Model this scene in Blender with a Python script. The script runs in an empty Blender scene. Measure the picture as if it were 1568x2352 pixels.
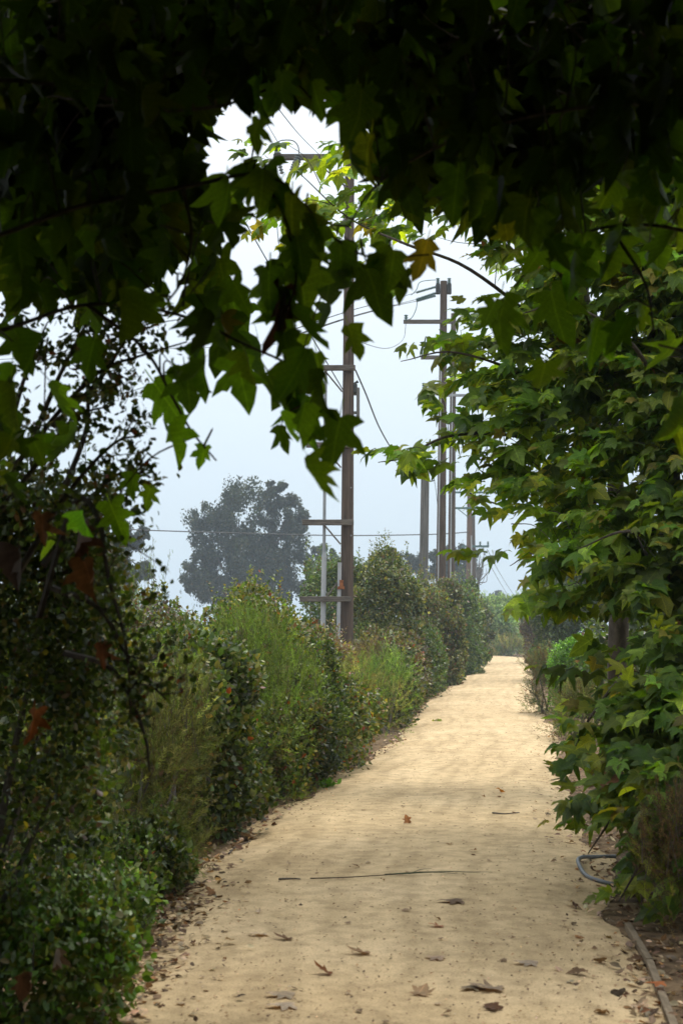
import bpy, math, random
import numpy as np
from mathutils import Vector, Matrix

rng = np.random.default_rng(11)
random.seed(11)
R = math.radians
SC = bpy.context.scene
COL = SC.collection

# ------------------------------------------------------------------ camera
F = 3267.0                    # focal length in pixels of a 1568 x 2352 picture
PITCH = math.atan(264 / F)
CAM = np.array([0.0, 0.0, 1.6])
cd = bpy.data.cameras.new('camera')
cam = bpy.data.objects.new('camera', cd)
COL.objects.link(cam)
cam.location = CAM
cam.rotation_euler = (R(90) + PITCH, 0, 0)
cd.sensor_fit = 'VERTICAL'
cd.sensor_height = 36.0
cd.lens = 36.0 * F / 2352
cd.clip_start = 0.05
cd.clip_end = 3000
cd.dof.use_dof = True
cd.dof.focus_distance = 16.0
cd.dof.aperture_fstop = 4.2
SC.camera = cam

# ------------------------------------------------------------------ sky
SUN_EL, SUN_AZ = 62.0, 30.0          # azimuth from +Y, towards +X positive
w = bpy.data.worlds.new('World')
SC.world = w
w.use_nodes = True
nt = w.node_tree
nt.nodes.clear()
out = nt.nodes.new('ShaderNodeOutputWorld')
sky = nt.nodes.new('ShaderNodeTexSky')
sky.sky_type = 'NISHITA'
sky.sun_disc = False
sky.sun_elevation = R(SUN_EL)
sky.sun_rotation = R(SUN_AZ)
sky.air_density = 1.2
sky.dust_density = 3.0
bg1 = nt.nodes.new('ShaderNodeBackground')
bg1.inputs['Strength'].default_value = 0.10
nt.links.new(sky.outputs[0], bg1.inputs['Color'])
# the marine cloud layer: paler towards the zenith
geo = nt.nodes.new('ShaderNodeTexCoord')
sep = nt.nodes.new('ShaderNodeSeparateXYZ')
nt.links.new(geo.outputs['Generated'], sep.inputs[0])
ramp = nt.nodes.new('ShaderNodeValToRGB')
ramp.color_ramp.elements[0].position = 0.0
ramp.color_ramp.elements[0].color = (0.44, 0.555, 0.655, 1)
e = ramp.color_ramp.elements.new(0.40)
e.color = (0.90, 0.95, 1.0, 1)
ramp.color_ramp.elements[-1].position = 1.0
ramp.color_ramp.elements[-1].color = (1.0, 1.0, 1.0, 1)
nt.links.new(sep.outputs['Z'], ramp.inputs[0])
bg2 = nt.nodes.new('ShaderNodeBackground')
mr = nt.nodes.new('ShaderNodeMapRange')
mr.inputs['From Min'].default_value = 0.4
mr.inputs['From Max'].default_value = 1.0
mr.inputs['To Min'].default_value = 1.0
mr.inputs['To Max'].default_value = 1.7
nt.links.new(sep.outputs['Z'], mr.inputs['Value'])
nt.links.new(mr.outputs[0], bg2.inputs['Strength'])
nt.links.new(ramp.outputs[0], bg2.inputs['Color'])
mx = nt.nodes.new('ShaderNodeMixShader')
mx.inputs[0].default_value = 0.88
nt.links.new(bg1.outputs[0], mx.inputs[1])
nt.links.new(bg2.outputs[0], mx.inputs[2])
nt.links.new(mx.outputs[0], out.inputs['Surface'])

sl = bpy.data.lights.new('sun', 'SUN')
sl.energy = 1.5
sl.angle = R(10)
sl.color = (1.0, 0.95, 0.87)
so = bpy.data.objects.new('sun', sl)
COL.objects.link(so)
so.location = (0, 0, 40)
sd = Vector((math.sin(R(SUN_AZ)) * math.cos(R(SUN_EL)), math.cos(R(SUN_AZ)) * math.cos(R(SUN_EL)), math.sin(R(SUN_EL))))
so.rotation_euler = sd.to_track_quat('Z', 'Y').to_euler()

SC.view_settings.view_transform = 'Standard'
SC.view_settings.look = 'None'
SC.view_settings.exposure = 0.5
SC.view_settings.gamma = 1.0
SC.view_settings.use_curve_mapping = False
SC.render.engine = 'CYCLES'
cy = SC.cycles
cy.use_denoising = True
cy.max_bounces = 7
cy.diffuse_bounces = 5
cy.glossy_bounces = 2
cy.transmission_bounces = 3
cy.transparent_max_bounces = 4
cy.volume_bounces = 1
cy.sample_clamp_indirect = 4.0
cy.use_adaptive_sampling = True
cy.adaptive_threshold = 0.015
cy.caustics_reflective = False
cy.caustics_refractive = False

# ------------------------------------------------------------------ helpers
cp, sp_ = math.cos(PITCH), math.sin(PITCH)


def P(px, py, d):
    """pixel of the 1568 x 2352 picture and a distance along +Y -> a point in the world"""
    u, v = (px - 784) / F, (1176 - py) / F
    x, y, z = u, cp - v * sp_, sp_ + v * cp
    k = d / y
    return np.array([x * k, d, 1.6 + z * k])


def PV(px, py, d):
    u, v = (px - 784) / F, (1176 - py) / F
    y = cp - v * sp_
    k = d / y
    return np.stack([u * k, d, 1.6 + (sp_ + v * cp) * k], -1)


def project(p):
    q = p - CAM
    dep = q[:, 1] * cp + q[:, 2] * sp_
    up = -q[:, 1] * sp_ + q[:, 2] * cp
    dd = np.where(dep > 0.05, dep, 0.05)
    return 784 + F * q[:, 0] / dd, 1176 - F * up / dd, dep


def unit(a):
    return a / np.maximum(np.linalg.norm(a, axis=-1, keepdims=True), 1e-9)


def tag(o, label=None, cat=None, group=None, kind=None):
    if label:
        o['label'] = label
    if cat:
        o['category'] = cat
    if group:
        o['group'] = group
    if kind:
        o['kind'] = kind
    return o


def empty(name, loc, label=None, cat=None, group=None):
    o = bpy.data.objects.new(name, None)
    o.empty_display_size = 0.2
    COL.objects.link(o)
    o.location = loc
    return tag(o, label, cat, group)


def link(name, me, parent=None, mat=None, local=False):
    o = bpy.data.objects.new(name, me)
    COL.objects.link(o)
    if mat is not None and len(me.materials) == 0:
        me.materials.append(mat)
    if parent is not None:
        o.parent = parent
        if not local:
            # parts keep world coordinates; sub-parts hang on parts, whose world matrix is the identity
            o.matrix_parent_inverse = Matrix.Translation(-Vector(parent.location)) if parent.parent is None else Matrix.Identity(4)
    return o


def tri_mesh(name, V, T, col=None, lc=None, smooth=True):
    me = bpy.data.meshes.new(name)
    V = np.ascontiguousarray(V, dtype=np.float32)
    T = np.ascontiguousarray(T, dtype=np.int32)
    me.vertices.add(len(V))
    me.vertices.foreach_set('co', V.ravel())
    me.loops.add(T.size)
    me.loops.foreach_set('vertex_index', T.ravel())
    me.polygons.add(len(T))
    me.polygons.foreach_set('loop_start', np.arange(0, T.size, 3, dtype=np.int32))
    if smooth:
        me.polygons.foreach_set('use_smooth', np.ones(len(T), dtype=bool))
    if col is not None:
        a = me.attributes.new('Col', 'FLOAT_COLOR', 'POINT')
        c4 = np.ones((len(V), 4), dtype=np.float32)
        c4[:, :3] = col
        a.data.foreach_set('color', c4.ravel())
    if lc is not None:
        a = me.attributes.new('lc', 'FLOAT_VECTOR', 'POINT')
        a.data.foreach_set('vector', np.ascontiguousarray(lc, dtype=np.float32).ravel())
    me.update(calc_edges=True)
    return me


class MB:
    """collects tubes, boxes and sheets; one mesh out"""
    def __init__(s):
        s.v, s.f, s.n = [], [], 0

    def add(s, v, f):
        v = [tuple(map(float, q)) for q in v]
        s.v += v
        s.f += [tuple(i + s.n for i in q) for q in f]
        s.n += len(v)

    def tube(s, pts, r0, r1=None, sides=6, cap=True):
        pts = [np.asarray(p, float) for p in pts]
        r1 = r0 if r1 is None else r1
        n = len(pts)
        v, f = [], []
        prev = None
        for i, p in enumerate(pts):
            t = pts[min(i + 1, n - 1)] - pts[max(i - 1, 0)]
            t = t / (np.linalg.norm(t) + 1e-9)
            if prev is None:
                a = np.array([0, 0, 1.0]) if abs(t[2]) < 0.9 else np.array([1.0, 0, 0])
                x = np.cross(a, t)
            else:
                x = prev - t * np.dot(prev, t)
            x /= np.linalg.norm(x) + 1e-9
            prev = x
            y = np.cross(t, x)
            r = r0[i] if hasattr(r0, '__len__') else r0 + (r1 - r0) * i / max(n - 1, 1)
            for k in range(sides):
                a = 2 * math.pi * k / sides
                v.append(p + r * (math.cos(a) * x + math.sin(a) * y))
        for i in range(n - 1):
            for k in range(sides):
                a, b = i * sides + k, i * sides + (k + 1) % sides
                f.append((a, b, b + sides, a + sides))
        if cap:
            f.append(tuple(range(sides))[::-1])
            f.append(tuple((n - 1) * sides + k for k in range(sides)))
        s.add(v, f)
        return s

    def box(s, c, half, ax=None, bev=0.0):
        c = np.asarray(c, float)
        ax = np.eye(3) if ax is None else np.asarray(ax, float)
        hx, hy, hz = half
        v, f = [], []
        b = min(bev, hx * .45, hy * .45, hz * .45)
        if b <= 0:
            for dz in (-1, 1):
                for dx, dy in ((-1, -1), (1, -1), (1, 1), (-1, 1)):
                    v.append(c + dx * hx * ax[0] + dy * hy * ax[1] + dz * hz * ax[2])
            f = [(3, 2, 1, 0), (4, 5, 6, 7), (0, 1, 5, 4), (1, 2, 6, 5), (2, 3, 7, 6), (3, 0, 4, 7)]
        else:
            for zz, ins in ((-hz, b), (-hz + b, 0), (hz - b, 0), (hz, b)):
                for dx, dy in ((-1, -1), (1, -1), (1, 1), (-1, 1)):
                    v.append(c + dx * (hx - ins) * ax[0] + dy * (hy - ins) * ax[1] + zz * ax[2])
            f = [(3, 2, 1, 0), (12, 13, 14, 15)]
            for l in range(3):
                for k in range(4):
                    a, q = l * 4 + k, l * 4 + (k + 1) % 4
                    f.append((a, q, q + 4, a + 4))
        s.add(v, f)
        return s

    def build(s, name, mat, parent=None, smooth=True):
        me = bpy.data.meshes.new(name)
        me.from_pydata(s.v, [], s.f)
        if smooth:
            me.polygons.foreach_set('use_smooth', np.ones(len(me.polygons), dtype=bool))
            me.set_sharp_from_angle(angle=R(40))
        me.materials.append(mat)
        return link(name, me, parent)


def curve(pts, n=8):
    """Catmull-Rom through pts"""
    pts = [np.asarray(p, float) for p in pts]
    q = [2 * pts[0] - pts[1]] + pts + [2 * pts[-1] - pts[-2]]
    o = []
    for i in range(1, len(q) - 2):
        for k in range(n):
            t = k / n
            o.append(0.5 * ((2 * q[i]) + (-q[i - 1] + q[i + 1]) * t + (2 * q[i - 1] - 5 * q[i] + 4 * q[i + 1] - q[i + 2]) * t * t
                            + (-q[i - 1] + 3 * q[i] - 3 * q[i + 1] + q[i + 2]) * t ** 3))
    o.append(pts[-1])
    return o


# ------------------------------------------------------------------ materials
def new_mat(name):
    m = bpy.data.materials.new(name)
    m.use_nodes = True
    n = m.node_tree
    b = n.nodes['Principled BSDF']
    return m, n, b, n.nodes['Material Output']


def leaf_material(name, trans=0.4, gain=(2.3, 2.6, 0.7), rough=0.5, spec=0.35, veins=False, back=None):
    m, n, b, o = new_mat(name)
    a = n.nodes.new('ShaderNodeAttribute')
    a.attribute_name = 'Col'
    oi = n.nodes.new('ShaderNodeObjectInfo')
    hs = n.nodes.new('ShaderNodeHueSaturation')
    mr = n.nodes.new('ShaderNodeMapRange')
    mr.inputs['To Min'].default_value = 0.8
    mr.inputs['To Max'].default_value = 1.25
    n.links.new(oi.outputs['Random'], mr.inputs['Value'])
    n.links.new(mr.outputs[0], hs.inputs['Value'])
    n.links.new(a.outputs['Color'], hs.inputs['Color'])
    c = hs.outputs[0]
    tc = n.nodes.new('ShaderNodeTexCoord')
    no = n.nodes.new('ShaderNodeTexNoise')
    no.inputs['Scale'].default_value = 30
    no.inputs['Detail'].default_value = 3
    n.links.new(tc.outputs['Object'], no.inputs['Vector'])
    if veins:
        l = n.nodes.new('ShaderNodeAttribute')
        l.attribute_name = 'lc'
        sx = n.nodes.new('ShaderNodeSeparateXYZ')
        n.links.new(l.outputs['Vector'], sx.inputs[0])
        ab = n.nodes.new('ShaderNodeMath'); ab.operation = 'ABSOLUTE'
        n.links.new(sx.outputs['X'], ab.inputs[0])
        # midrib and side veins: distance to x=0, and to lines y = |x|*k + c
        m1 = n.nodes.new('ShaderNodeMapRange')
        m1.inputs['From Min'].default_value = 0.006
        m1.inputs['From Max'].default_value = 0.022
        m1.inputs['To Min'].default_value = 1
        m1.inputs['To Max'].default_value = 0
        n.links.new(ab.outputs[0], m1.inputs['Value'])
        mu = n.nodes.new('ShaderNodeMath'); mu.operation = 'MULTIPLY_ADD'
        mu.inputs[1].default_value = -0.75
        n.links.new(ab.outputs[0], mu.inputs[0])
        n.links.new(sx.outputs['Y'], mu.inputs[2])
        wv = n.nodes.new('ShaderNodeMath'); wv.operation = 'PINGPONG'
        wv.inputs[1].default_value = 0.075
        n.links.new(mu.outputs[0], wv.inputs[0])
        m2 = n.nodes.new('ShaderNodeMapRange')
        m2.inputs['From Min'].default_value = 0.0
        m2.inputs['From Max'].default_value = 0.014
        m2.inputs['To Min'].default_value = 0.6
        m2.inputs['To Max'].default_value = 0
        n.links.new(wv.outputs[0], m2.inputs['Value'])
        mxm = n.nodes.new('ShaderNodeMath'); mxm.operation = 'MAXIMUM'
        n.links.new(m1.outputs[0], mxm.inputs[0])
        n.links.new(m2.outputs[0], mxm.inputs[1])
        vm = n.nodes.new('ShaderNodeMixRGB')
        vm.blend_type = 'MULTIPLY'
        vm.inputs[2].default_value = (1.7, 1.55, 1.5, 1)
        n.links.new(mxm.outputs[0], vm.inputs[0])
        n.links.new(c, vm.inputs[1])
        c = vm.outputs[0]
    nm = n.nodes.new('ShaderNodeMixRGB')
    nm.blend_type = 'MULTIPLY'
    nm.inputs[0].default_value = 0.5
    cr = n.nodes.new('ShaderNodeValToRGB')
    cr.color_ramp.elements[0].position = 0.35
    cr.color_ramp.elements[0].color = (0.55, 0.55, 0.5, 1)
    cr.color_ramp.elements[1].position = 0.65
    cr.color_ramp.elements[1].color = (1.35, 1.3, 1.2, 1)
    n.links.new(no.outputs['Fac'], cr.inputs[0])
    n.links.new(c, nm.inputs[1])
    n.links.new(cr.outputs[0], nm.inputs[2])
    c = nm.outputs[0]
    tr = n.nodes.new('ShaderNodeBsdfTranslucent')
    g = n.nodes.new('ShaderNodeMixRGB')
    g.blend_type = 'MULTIPLY'
    g.inputs[0].default_value = 1
    g.inputs[2].default_value = (*gain, 1)
    n.links.new(c, g.inputs[1])
    n.links.new(g.outputs[0], tr.inputs['Color'])
    if back:
        ge = n.nodes.new('ShaderNodeNewGeometry')
        bm = n.nodes.new('ShaderNodeMixRGB')
        bm.blend_type = 'MULTIPLY'
        bm.inputs[2].default_value = (*back, 1)
        n.links.new(ge.outputs['Backfacing'], bm.inputs[0])
        n.links.new(c, bm.inputs[1])
        n.links.new(bm.outputs[0], b.inputs['Base Color'])
    else:
        n.links.new(c, b.inputs['Base Color'])
    b.inputs['Roughness'].default_value = rough
    b.inputs['Specular IOR Level'].default_value = spec
    ms = n.nodes.new('ShaderNodeMixShader')
    ms.inputs[0].default_value = trans
    n.links.new(b.outputs[0], ms.inputs[1])
    n.links.new(tr.outputs[0], ms.inputs[2])
    n.links.new(ms.outputs[0], o.inputs['Surface'])
    return m


def noisy_mat(name, c1, c2, scale=(1, 1, 1), nscale=8.0, rough=0.85, bump=0.3, bdist=0.01, metal=0.0, detail=6, lo=0.35, hi=0.65, spec=0.3):
    m, n, b, o = new_mat(name)
    tc = n.nodes.new('ShaderNodeTexCoord')
    mp = n.nodes.new('ShaderNodeMapping')
    mp.inputs['Scale'].default_value = scale
    n.links.new(tc.outputs['Object'], mp.inputs[0])
    no = n.nodes.new('ShaderNodeTexNoise')
    no.inputs['Scale'].default_value = nscale
    no.inputs['Detail'].default_value = detail
    no.inputs['Roughness'].default_value = 0.65
    n.links.new(mp.outputs[0], no.inputs['Vector'])
    cr = n.nodes.new('ShaderNodeValToRGB')
    cr.color_ramp.elements[0].position = lo
    cr.color_ramp.elements[0].color = (*c1, 1)
    cr.color_ramp.elements[1].position = hi
    cr.color_ramp.elements[1].color = (*c2, 1)
    n.links.new(no.outputs['Fac'], cr.inputs[0])
    n.links.new(cr.outputs[0], b.inputs['Base Color'])
    bu = n.nodes.new('ShaderNodeBump')
    bu.inputs['Strength'].default_value = bump
    bu.inputs['Distance'].default_value = bdist
    n.links.new(no.outputs['Fac'], bu.inputs['Height'])
    n.links.new(bu.outputs[0], b.inputs['Normal'])
    b.inputs['Roughness'].default_value = rough
    b.inputs['Metallic'].default_value = metal
    b.inputs['Specular IOR Level'].default_value = spec
    return m


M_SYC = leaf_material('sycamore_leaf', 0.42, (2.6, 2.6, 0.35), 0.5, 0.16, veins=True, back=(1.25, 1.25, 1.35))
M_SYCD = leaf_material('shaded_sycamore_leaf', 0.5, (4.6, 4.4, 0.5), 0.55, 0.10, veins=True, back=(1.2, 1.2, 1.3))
M_SHRUB = leaf_material('shrub_leaf', 0.28, (2.0, 2.2, 0.7), 0.42, 0.45, back=(1.5, 1.4, 1.7))
M_FINE = leaf_material('fine_leaf', 0.3, (1.8, 2.0, 0.7), 0.6, 0.2)
M_DEAD = leaf_material('dead_leaf', 0.2, (1.6, 1.2, 0.8), 0.7, 0.2, veins=True)
M_TWIG = noisy_mat('twig_bark', (0.035, 0.026, 0.02), (0.10, 0.08, 0.06), (1, 1, 1), 30)
M_STEM = noisy_mat('grey_stem', (0.06, 0.05, 0.04), (0.16, 0.14, 0.12), (1, 1, 1), 30)
M_BARK = noisy_mat('sycamore_bark', (0.045, 0.035, 0.026), (0.15, 0.125, 0.10), (1, 1, .5), 9, bump=.5, bdist=.02, lo=.42, hi=.7)
M_POLE = noisy_mat('creosoted_wood', (0.035, 0.024, 0.018), (0.13, 0.092, 0.066), (14, 14, .5), 2.2, bump=.6, bdist=.01)
M_POLE2 = noisy_mat('tan_pole_wood', (0.09, 0.055, 0.035), (0.2, 0.13, 0.09), (14, 14, .5), 2.2, bump=.6)
M_GREYPOLE = noisy_mat('weathered_wood', (0.07, 0.068, 0.062), (0.19, 0.185, 0.17), (14, 14, .5), 2.2, bump=.6, bdist=.01)
M_ARM = noisy_mat('crossarm_wood', (0.06, 0.05, 0.042), (0.16, 0.14, 0.115), (1, 8, 8), 4, bump=.4)
M_BOARD = noisy_mat('edging_wood', (0.13, 0.10, 0.065), (0.27, 0.21, 0.14), (6, 1, 6), 5, bump=.5)
M_STEEL = noisy_mat('galvanised_steel', (0.22, 0.24, 0.25), (0.34, 0.36, 0.37), nscale=4, rough=.5, metal=.3, bump=.05)
M_PVC = noisy_mat('pale_conduit', (0.30, 0.32, 0.33), (0.40, 0.42, 0.43), (1, 1, .4), 6, rough=.5, bump=.05)
M_RUST = noisy_mat('rusty_strap', (0.16, 0.05, 0.018), (0.32, 0.12, 0.04), nscale=20)
M_GLAZE = noisy_mat('grey_glaze', (0.14, 0.17, 0.17), (0.2, 0.23, 0.23), nscale=5, rough=.25, bump=.02, spec=.5)
M_TEAL = noisy_mat('green_insulator', (0.04, 0.10, 0.09), (0.07, 0.15, 0.14), nscale=5, rough=.3, bump=.02, spec=.5)
M_WIRE = noisy_mat('wire_dark', (0.02, 0.022, 0.022), (0.05, 0.055, 0.055), nscale=10, rough=.6, bump=.0)
M_HOSE = noisy_mat('grey_hose', (0.10, 0.115, 0.13), (0.17, 0.185, 0.2), nscale=12, rough=.45, bump=.05)


# sand of the path: fine grain, blotches, faint wheel streaks along it
def sand_material():
    m, n, b, o = new_mat('decomposed_granite')
    tc = n.nodes.new('ShaderNodeTexCoord')
    at = n.nodes.new('ShaderNodeAttribute'); at.attribute_name = 'lc'

    def noise(scale, detail, src, mscale=None):
        k = n.nodes.new('ShaderNodeTexNoise')
        k.inputs['Scale'].default_value = scale
        k.inputs['Detail'].default_value = detail
        if mscale:
            mp = n.nodes.new('ShaderNodeMapping')
            mp.inputs['Scale'].default_value = mscale
            n.links.new(src, mp.inputs[0])
            src = mp.outputs[0]
        n.links.new(src, k.inputs['Vector'])
        return k.outputs['Fac']

    def rampn(src, stops):
        cr = n.nodes.new('ShaderNodeValToRGB')
        els = cr.color_ramp.elements
        while len(els) < len(stops):
            els.new(0.5)
        for el, (p, c) in zip(els, stops):
            el.position = p
            el.color = (*c, 1)
        n.links.new(src, cr.inputs[0])
        return cr.outputs[0]

    def mul(a, bb, f=1.0):
        k = n.nodes.new('ShaderNodeMixRGB'); k.blend_type = 'MULTIPLY'
        k.inputs[0].default_value = f
        n.links.new(a, k.inputs[1]); n.links.new(bb, k.inputs[2])
        return k.outputs[0]
    ob = tc.outputs['Object']
    big = noise(0.9, 5, ob)
    c = rampn(big, [(0.3, (0.50, 0.375, 0.215)), (0.55, (0.575, 0.44, 0.26)), (0.75, (0.62, 0.48, 0.295))])
    mid = noise(9, 6, ob)
    c = mul(c, rampn(mid, [(0.35, (0.80, 0.79, 0.78)), (0.6, (1.05, 1.05, 1.05))]))
    fine = noise(120, 4, ob)
    c = mul(c, rampn(fine, [(0.30, (0.7, 0.68, 0.66)), (0.45, (1, 1, 1)), (0.75, (1.15, 1.15, 1.15))]))
    specks = noise(38, 2, ob)
    c = mul(c, rampn(specks, [(0.26, (0.65, 0.6, 0.55)), (0.33, (1, 1, 1))]))
    tr = noise(1.0, 4, at.outputs['Vector'], (14, 0.35, 1))
    c = mul(c, rampn(tr, [(0.3, (0.8, 0.79, 0.77)), (0.5, (1, 1, 1)), (0.72, (1.12, 1.12, 1.12))]))
    n.links.new(c, b.inputs['Base Color'])
    b.inputs['Roughness'].default_value = 0.95
    b.inputs['Specular IOR Level'].default_value = 0.1
    ad = n.nodes.new('ShaderNodeMath'); ad.operation = 'MULTIPLY_ADD'; ad.inputs[1].default_value = 0.35
    n.links.new(fine, ad.inputs[0]); n.links.new(mid, ad.inputs[2])
    bu = n.nodes.new('ShaderNodeBump'); bu.inputs['Strength'].default_value = 0.35; bu.inputs['Distance'].default_value = 0.015
    n.links.new(ad.outputs[0], bu.inputs['Height'])
    n.links.new(bu.outputs[0], b.inputs['Normal'])
    return m


M_SAND = sand_material()
M_DIRT = noisy_mat('litter_soil', (0.075, 0.05, 0.03), (0.26, 0.18, 0.105), nscale=7, bump=.7, bdist=.03, rough=.95, detail=9, spec=.1)

# ------------------------------------------------------------------ ground and path
gme = bpy.data.meshes.new('ground')
gme.from_pydata([(-420, -420, 0), (420, -420, 0), (420, 420, 0), (-420, 420, 0)], [], [(0, 1, 2, 3)])
tag(link('ground', gme, None, M_DIRT), kind='structure')

PATH = [(-12, -1.3, 1.30), (2, -1.15, 1.32), (5.7, -1.07, 1.33), (7.7, -1.05, 1.50), (9.3, -1.0, 1.72), (12, -0.62, 2.0), (14.5, -0.2, 2.25), (20, 0.75, 3.05), (30, 1.72, 4.05),
        (43, 3.55, 5.75), (56, 5.3, 7.6), (66, 6.6, 8.9), (74, 7.0, 9.5), (84, 5.0, 7.9), (100, 0.0, 3.0)]
_pd = [p[0] for p in PATH]


def path_l(y):
    return np.interp(y, _pd, [p[1] for p in PATH])


def path_r(y):
    return np.interp(y, _pd, [p[2] for p in PATH])


def path_z(u, y):
    return 0.006 + 0.035 * np.clip(np.minimum(u, 1 - u) * 7, 0, 1) + 0.004 * np.sin(y * 0.55 + 2 * u) * np.clip(np.minimum(u, 1 - u) * 5, 0, 1) \
        + 0.000 * np.sin(y * 2.3 + u * 9) * np.clip(np.minimum(u, 1 - u) * 5, 0, 1)


ys = np.concatenate([np.arange(-12, 3, 0.5), np.arange(3, 18, 0.06), np.arange(18, 45, 0.2), np.arange(45, 100, 0.8)])
NU = 40
us = np.linspace(0, 1, NU)
rag = lambda y, s: 0.07 * np.sin(y * 1.9 + s) + 0.04 * np.sin(y * 4.7 + 2 * s) + 0.012 * np.sin(y * 11.3 + s) + 0.008 * np.sin(y * 23 + 3 * s)
L = path_l(ys) + rag(ys, 0.4) * np.clip(1.2 - ys / 60, 0.3, 1)
Rr = path_r(ys) + rag(ys, 2.2) * np.clip(1.2 - ys / 60, 0.3, 1)
Rr = np.where(ys < 7.4, path_r(ys) - 0.0, Rr)
X = L[:, None] + (Rr - L)[:, None] * us[None]
Y = np.repeat(ys[:, None], NU, 1)
Z = path_z(us[None], Y)
V = np.stack([X, Y, Z], -1).reshape(-1, 3)
ii, jj = np.meshgrid(np.arange(len(ys) - 1), np.arange(NU - 1), indexing='ij')
a = (ii * NU + jj).ravel()
T = np.concatenate([np.stack([a, a + 1, a + NU + 1], 1), np.stack([a, a + NU + 1, a + NU], 1)])
lcv = np.stack([np.repeat(us[None], len(ys), 0).ravel(), Y.ravel(), np.zeros(V.shape[0])], -1)
tag(link('path', tri_mesh('path', V, T, lc=lcv), None, M_SAND), kind='structure')


def on_path(x, y):
    u = (x - path_l(y)) / (path_r(y) - path_l(y))
    return np.where((u > 0) & (u < 1), path_z(np.clip(u, 0, 1), y), 0.0)


# ------------------------------------------------------------------ leaf templates
def syc_template(fold=0.25, droop=0.3, curl=0.2, petiole=0.3, wob=0.0, seed=0, detail=True):
    r = random.Random(seed)
    half = [(0.0, 0.0), (0.12, -0.10), (0.30, -0.10), (0.50, 0.00), (0.38, 0.13), (0.30, 0.22),
            (0.46, 0.34), (0.64, 0.60), (0.45, 0.56), (0.33, 0.55), (0.23, 0.51), (0.29, 0.64), (0.17, 0.86), (0.0, 1.08)]
    mid = [(0, 0.2), (0, 0.46), (0, 0.72)]
    tri = [(0, 1, 2), (0, 2, 14), (2, 3, 4), (2, 4, 5), (2, 5, 14), (14, 5, 10), (14, 10, 15), (5, 6, 10), (6, 9, 10), (6, 7, 8), (6, 8, 9),
           (15, 10, 11), (15, 11, 16), (16, 11, 12), (16, 12, 13)]
    rot = {1: r.uniform(-.12, .12), -1: r.uniform(-.12, .12)}
    wide = {1: r.uniform(.8, 1.12), -1: r.uniform(.8, 1.12)}
    bend = r.uniform(-.25, .25)
    both = {}
    for sd_ in (1, -1):
        q = []
        for x, y in half:
            x2 = x * wide[sd_] + (r.uniform(-.04, .04) if x else 0)
            q.append((x2, y + rot[sd_] * x + (r.uniform(-.03, .03) if x else 0)))
        both[sd_] = q + mid
    V, T = [], []
    idx = {}
    for side in (1, -1):
        for i, (x, y) in enumerate(both[side]):
            if side == -1 and x == 0:
                idx[(side, i)] = idx[(1, i)]
                continue
            idx[(side, i)] = len(V)
            xx = x * side
            ax = abs(xx)
            z = fold * ax - droop * max(y, 0) ** 2 - curl * ax * ax * 2.0 + wob * math.sin(5 * xx + 3 * y + seed)
            if detail:
                z += 0.03 * math.sin(9 * y + seed)
            xx = xx * (1 - 0.25 * min(abs(fold), 1.5)) + bend * max(y, 0) ** 2 * .5
            V.append((xx, y * (1 - 0.12 * droop), z + .05 * math.sin(7 * ax + seed * side)))
        for t in tri:
            q = tuple(idx[(side, i)] for i in t)
            T.append(q if side == 1 else q[::-1])
    k = len(V)
    V += [(-0.012, -petiole, petiole * .25), (0.012, -petiole, petiole * .25), (0.012, 0.02, 0), (-0.012, 0.02, 0)]
    T += [(k, k + 1, k + 2), (k, k + 2, k + 3)]
    V = np.array(V)
    lc = V.copy()
    lc[k:, 0] = 0
    return V, np.array(T), lc


SYC = [syc_template(0.3, 0.30, 0.25, .3, .04, 1), syc_template(-0.5, 0.45, 0.3, .3, .07, 2), syc_template(0.8, 0.15, 0.1, .3, .05, 3),
       syc_template(0.1, 0.6, 0.8, .3, .08, 4), syc_template(1.3, 0.2, 0.3, .3, .06, 5), syc_template(1.0, 0.5, 0.1, .3, .06, 6), syc_template(-0.9, 0.3, -0.2, .3, .07, 7)]
SYC_FLAT = [syc_template(0.2, 0.2, 0.2, .3, .04, 11), syc_template(0.35, 0.28, 0.15, .3, .03, 12), syc_template(0.1, 0.35, 0.4, .3, .05, 13), syc_template(0.45, 0.1, 0.2, .3, .04, 14)]
DEADT = [syc_template(1.3, 0.3, 0.5, .25, .16, 21), syc_template(1.9, 0.2, -0.2, .25, .16, 22), syc_template(1.0, .5, 1.6, .25, .16, 23)]


def simple(pts, tris):
    V = np.array(pts, float)
    return V, np.array(tris), V.copy()


OVAL = [simple([(0, 0, 0), (.26, .3, .05), (.30, .6, .06), (0, 1, -.06), (-.30, .6, .06), (-.26, .3, .05)], [(0, 1, 2), (0, 2, 3), (0, 3, 4), (0, 4, 5)]),
        simple([(0, 0, 0), (.30, .35, -.03), (.27, .65, .03), (0, .95, .1), (-.27, .65, .03), (-.30, .35, -.03)], [(0, 1, 2), (0, 2, 3), (0, 3, 4), (0, 4, 5)])]
DIAM = [simple([(0, 0, 0), (.30, .5, .10), (0, 1, -.05), (-.30, .5, .10)], [(0, 1, 2), (0, 2, 3)])]
NEED = [simple([(-.035, 0, 0), (.035, 0, 0), (.05, .55, .04), (0, 1, .0), (-.05, .55, .04)], [(0, 1, 2), (0, 2, 4), (4, 2, 3)])]
BIG = [simple([(0, 0, 0), (.35, .15, .08), (.5, .5, .1), (.25, .6, .0), (0, 1, -.15), (-.25, .6, .0), (-.5, .5, .1), (-.35, .15, .08)],
              [(0, 1, 2), (0, 2, 3), (0, 3, 4), (0, 4, 5), (0, 5, 6), (0, 6, 7)])]


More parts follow.
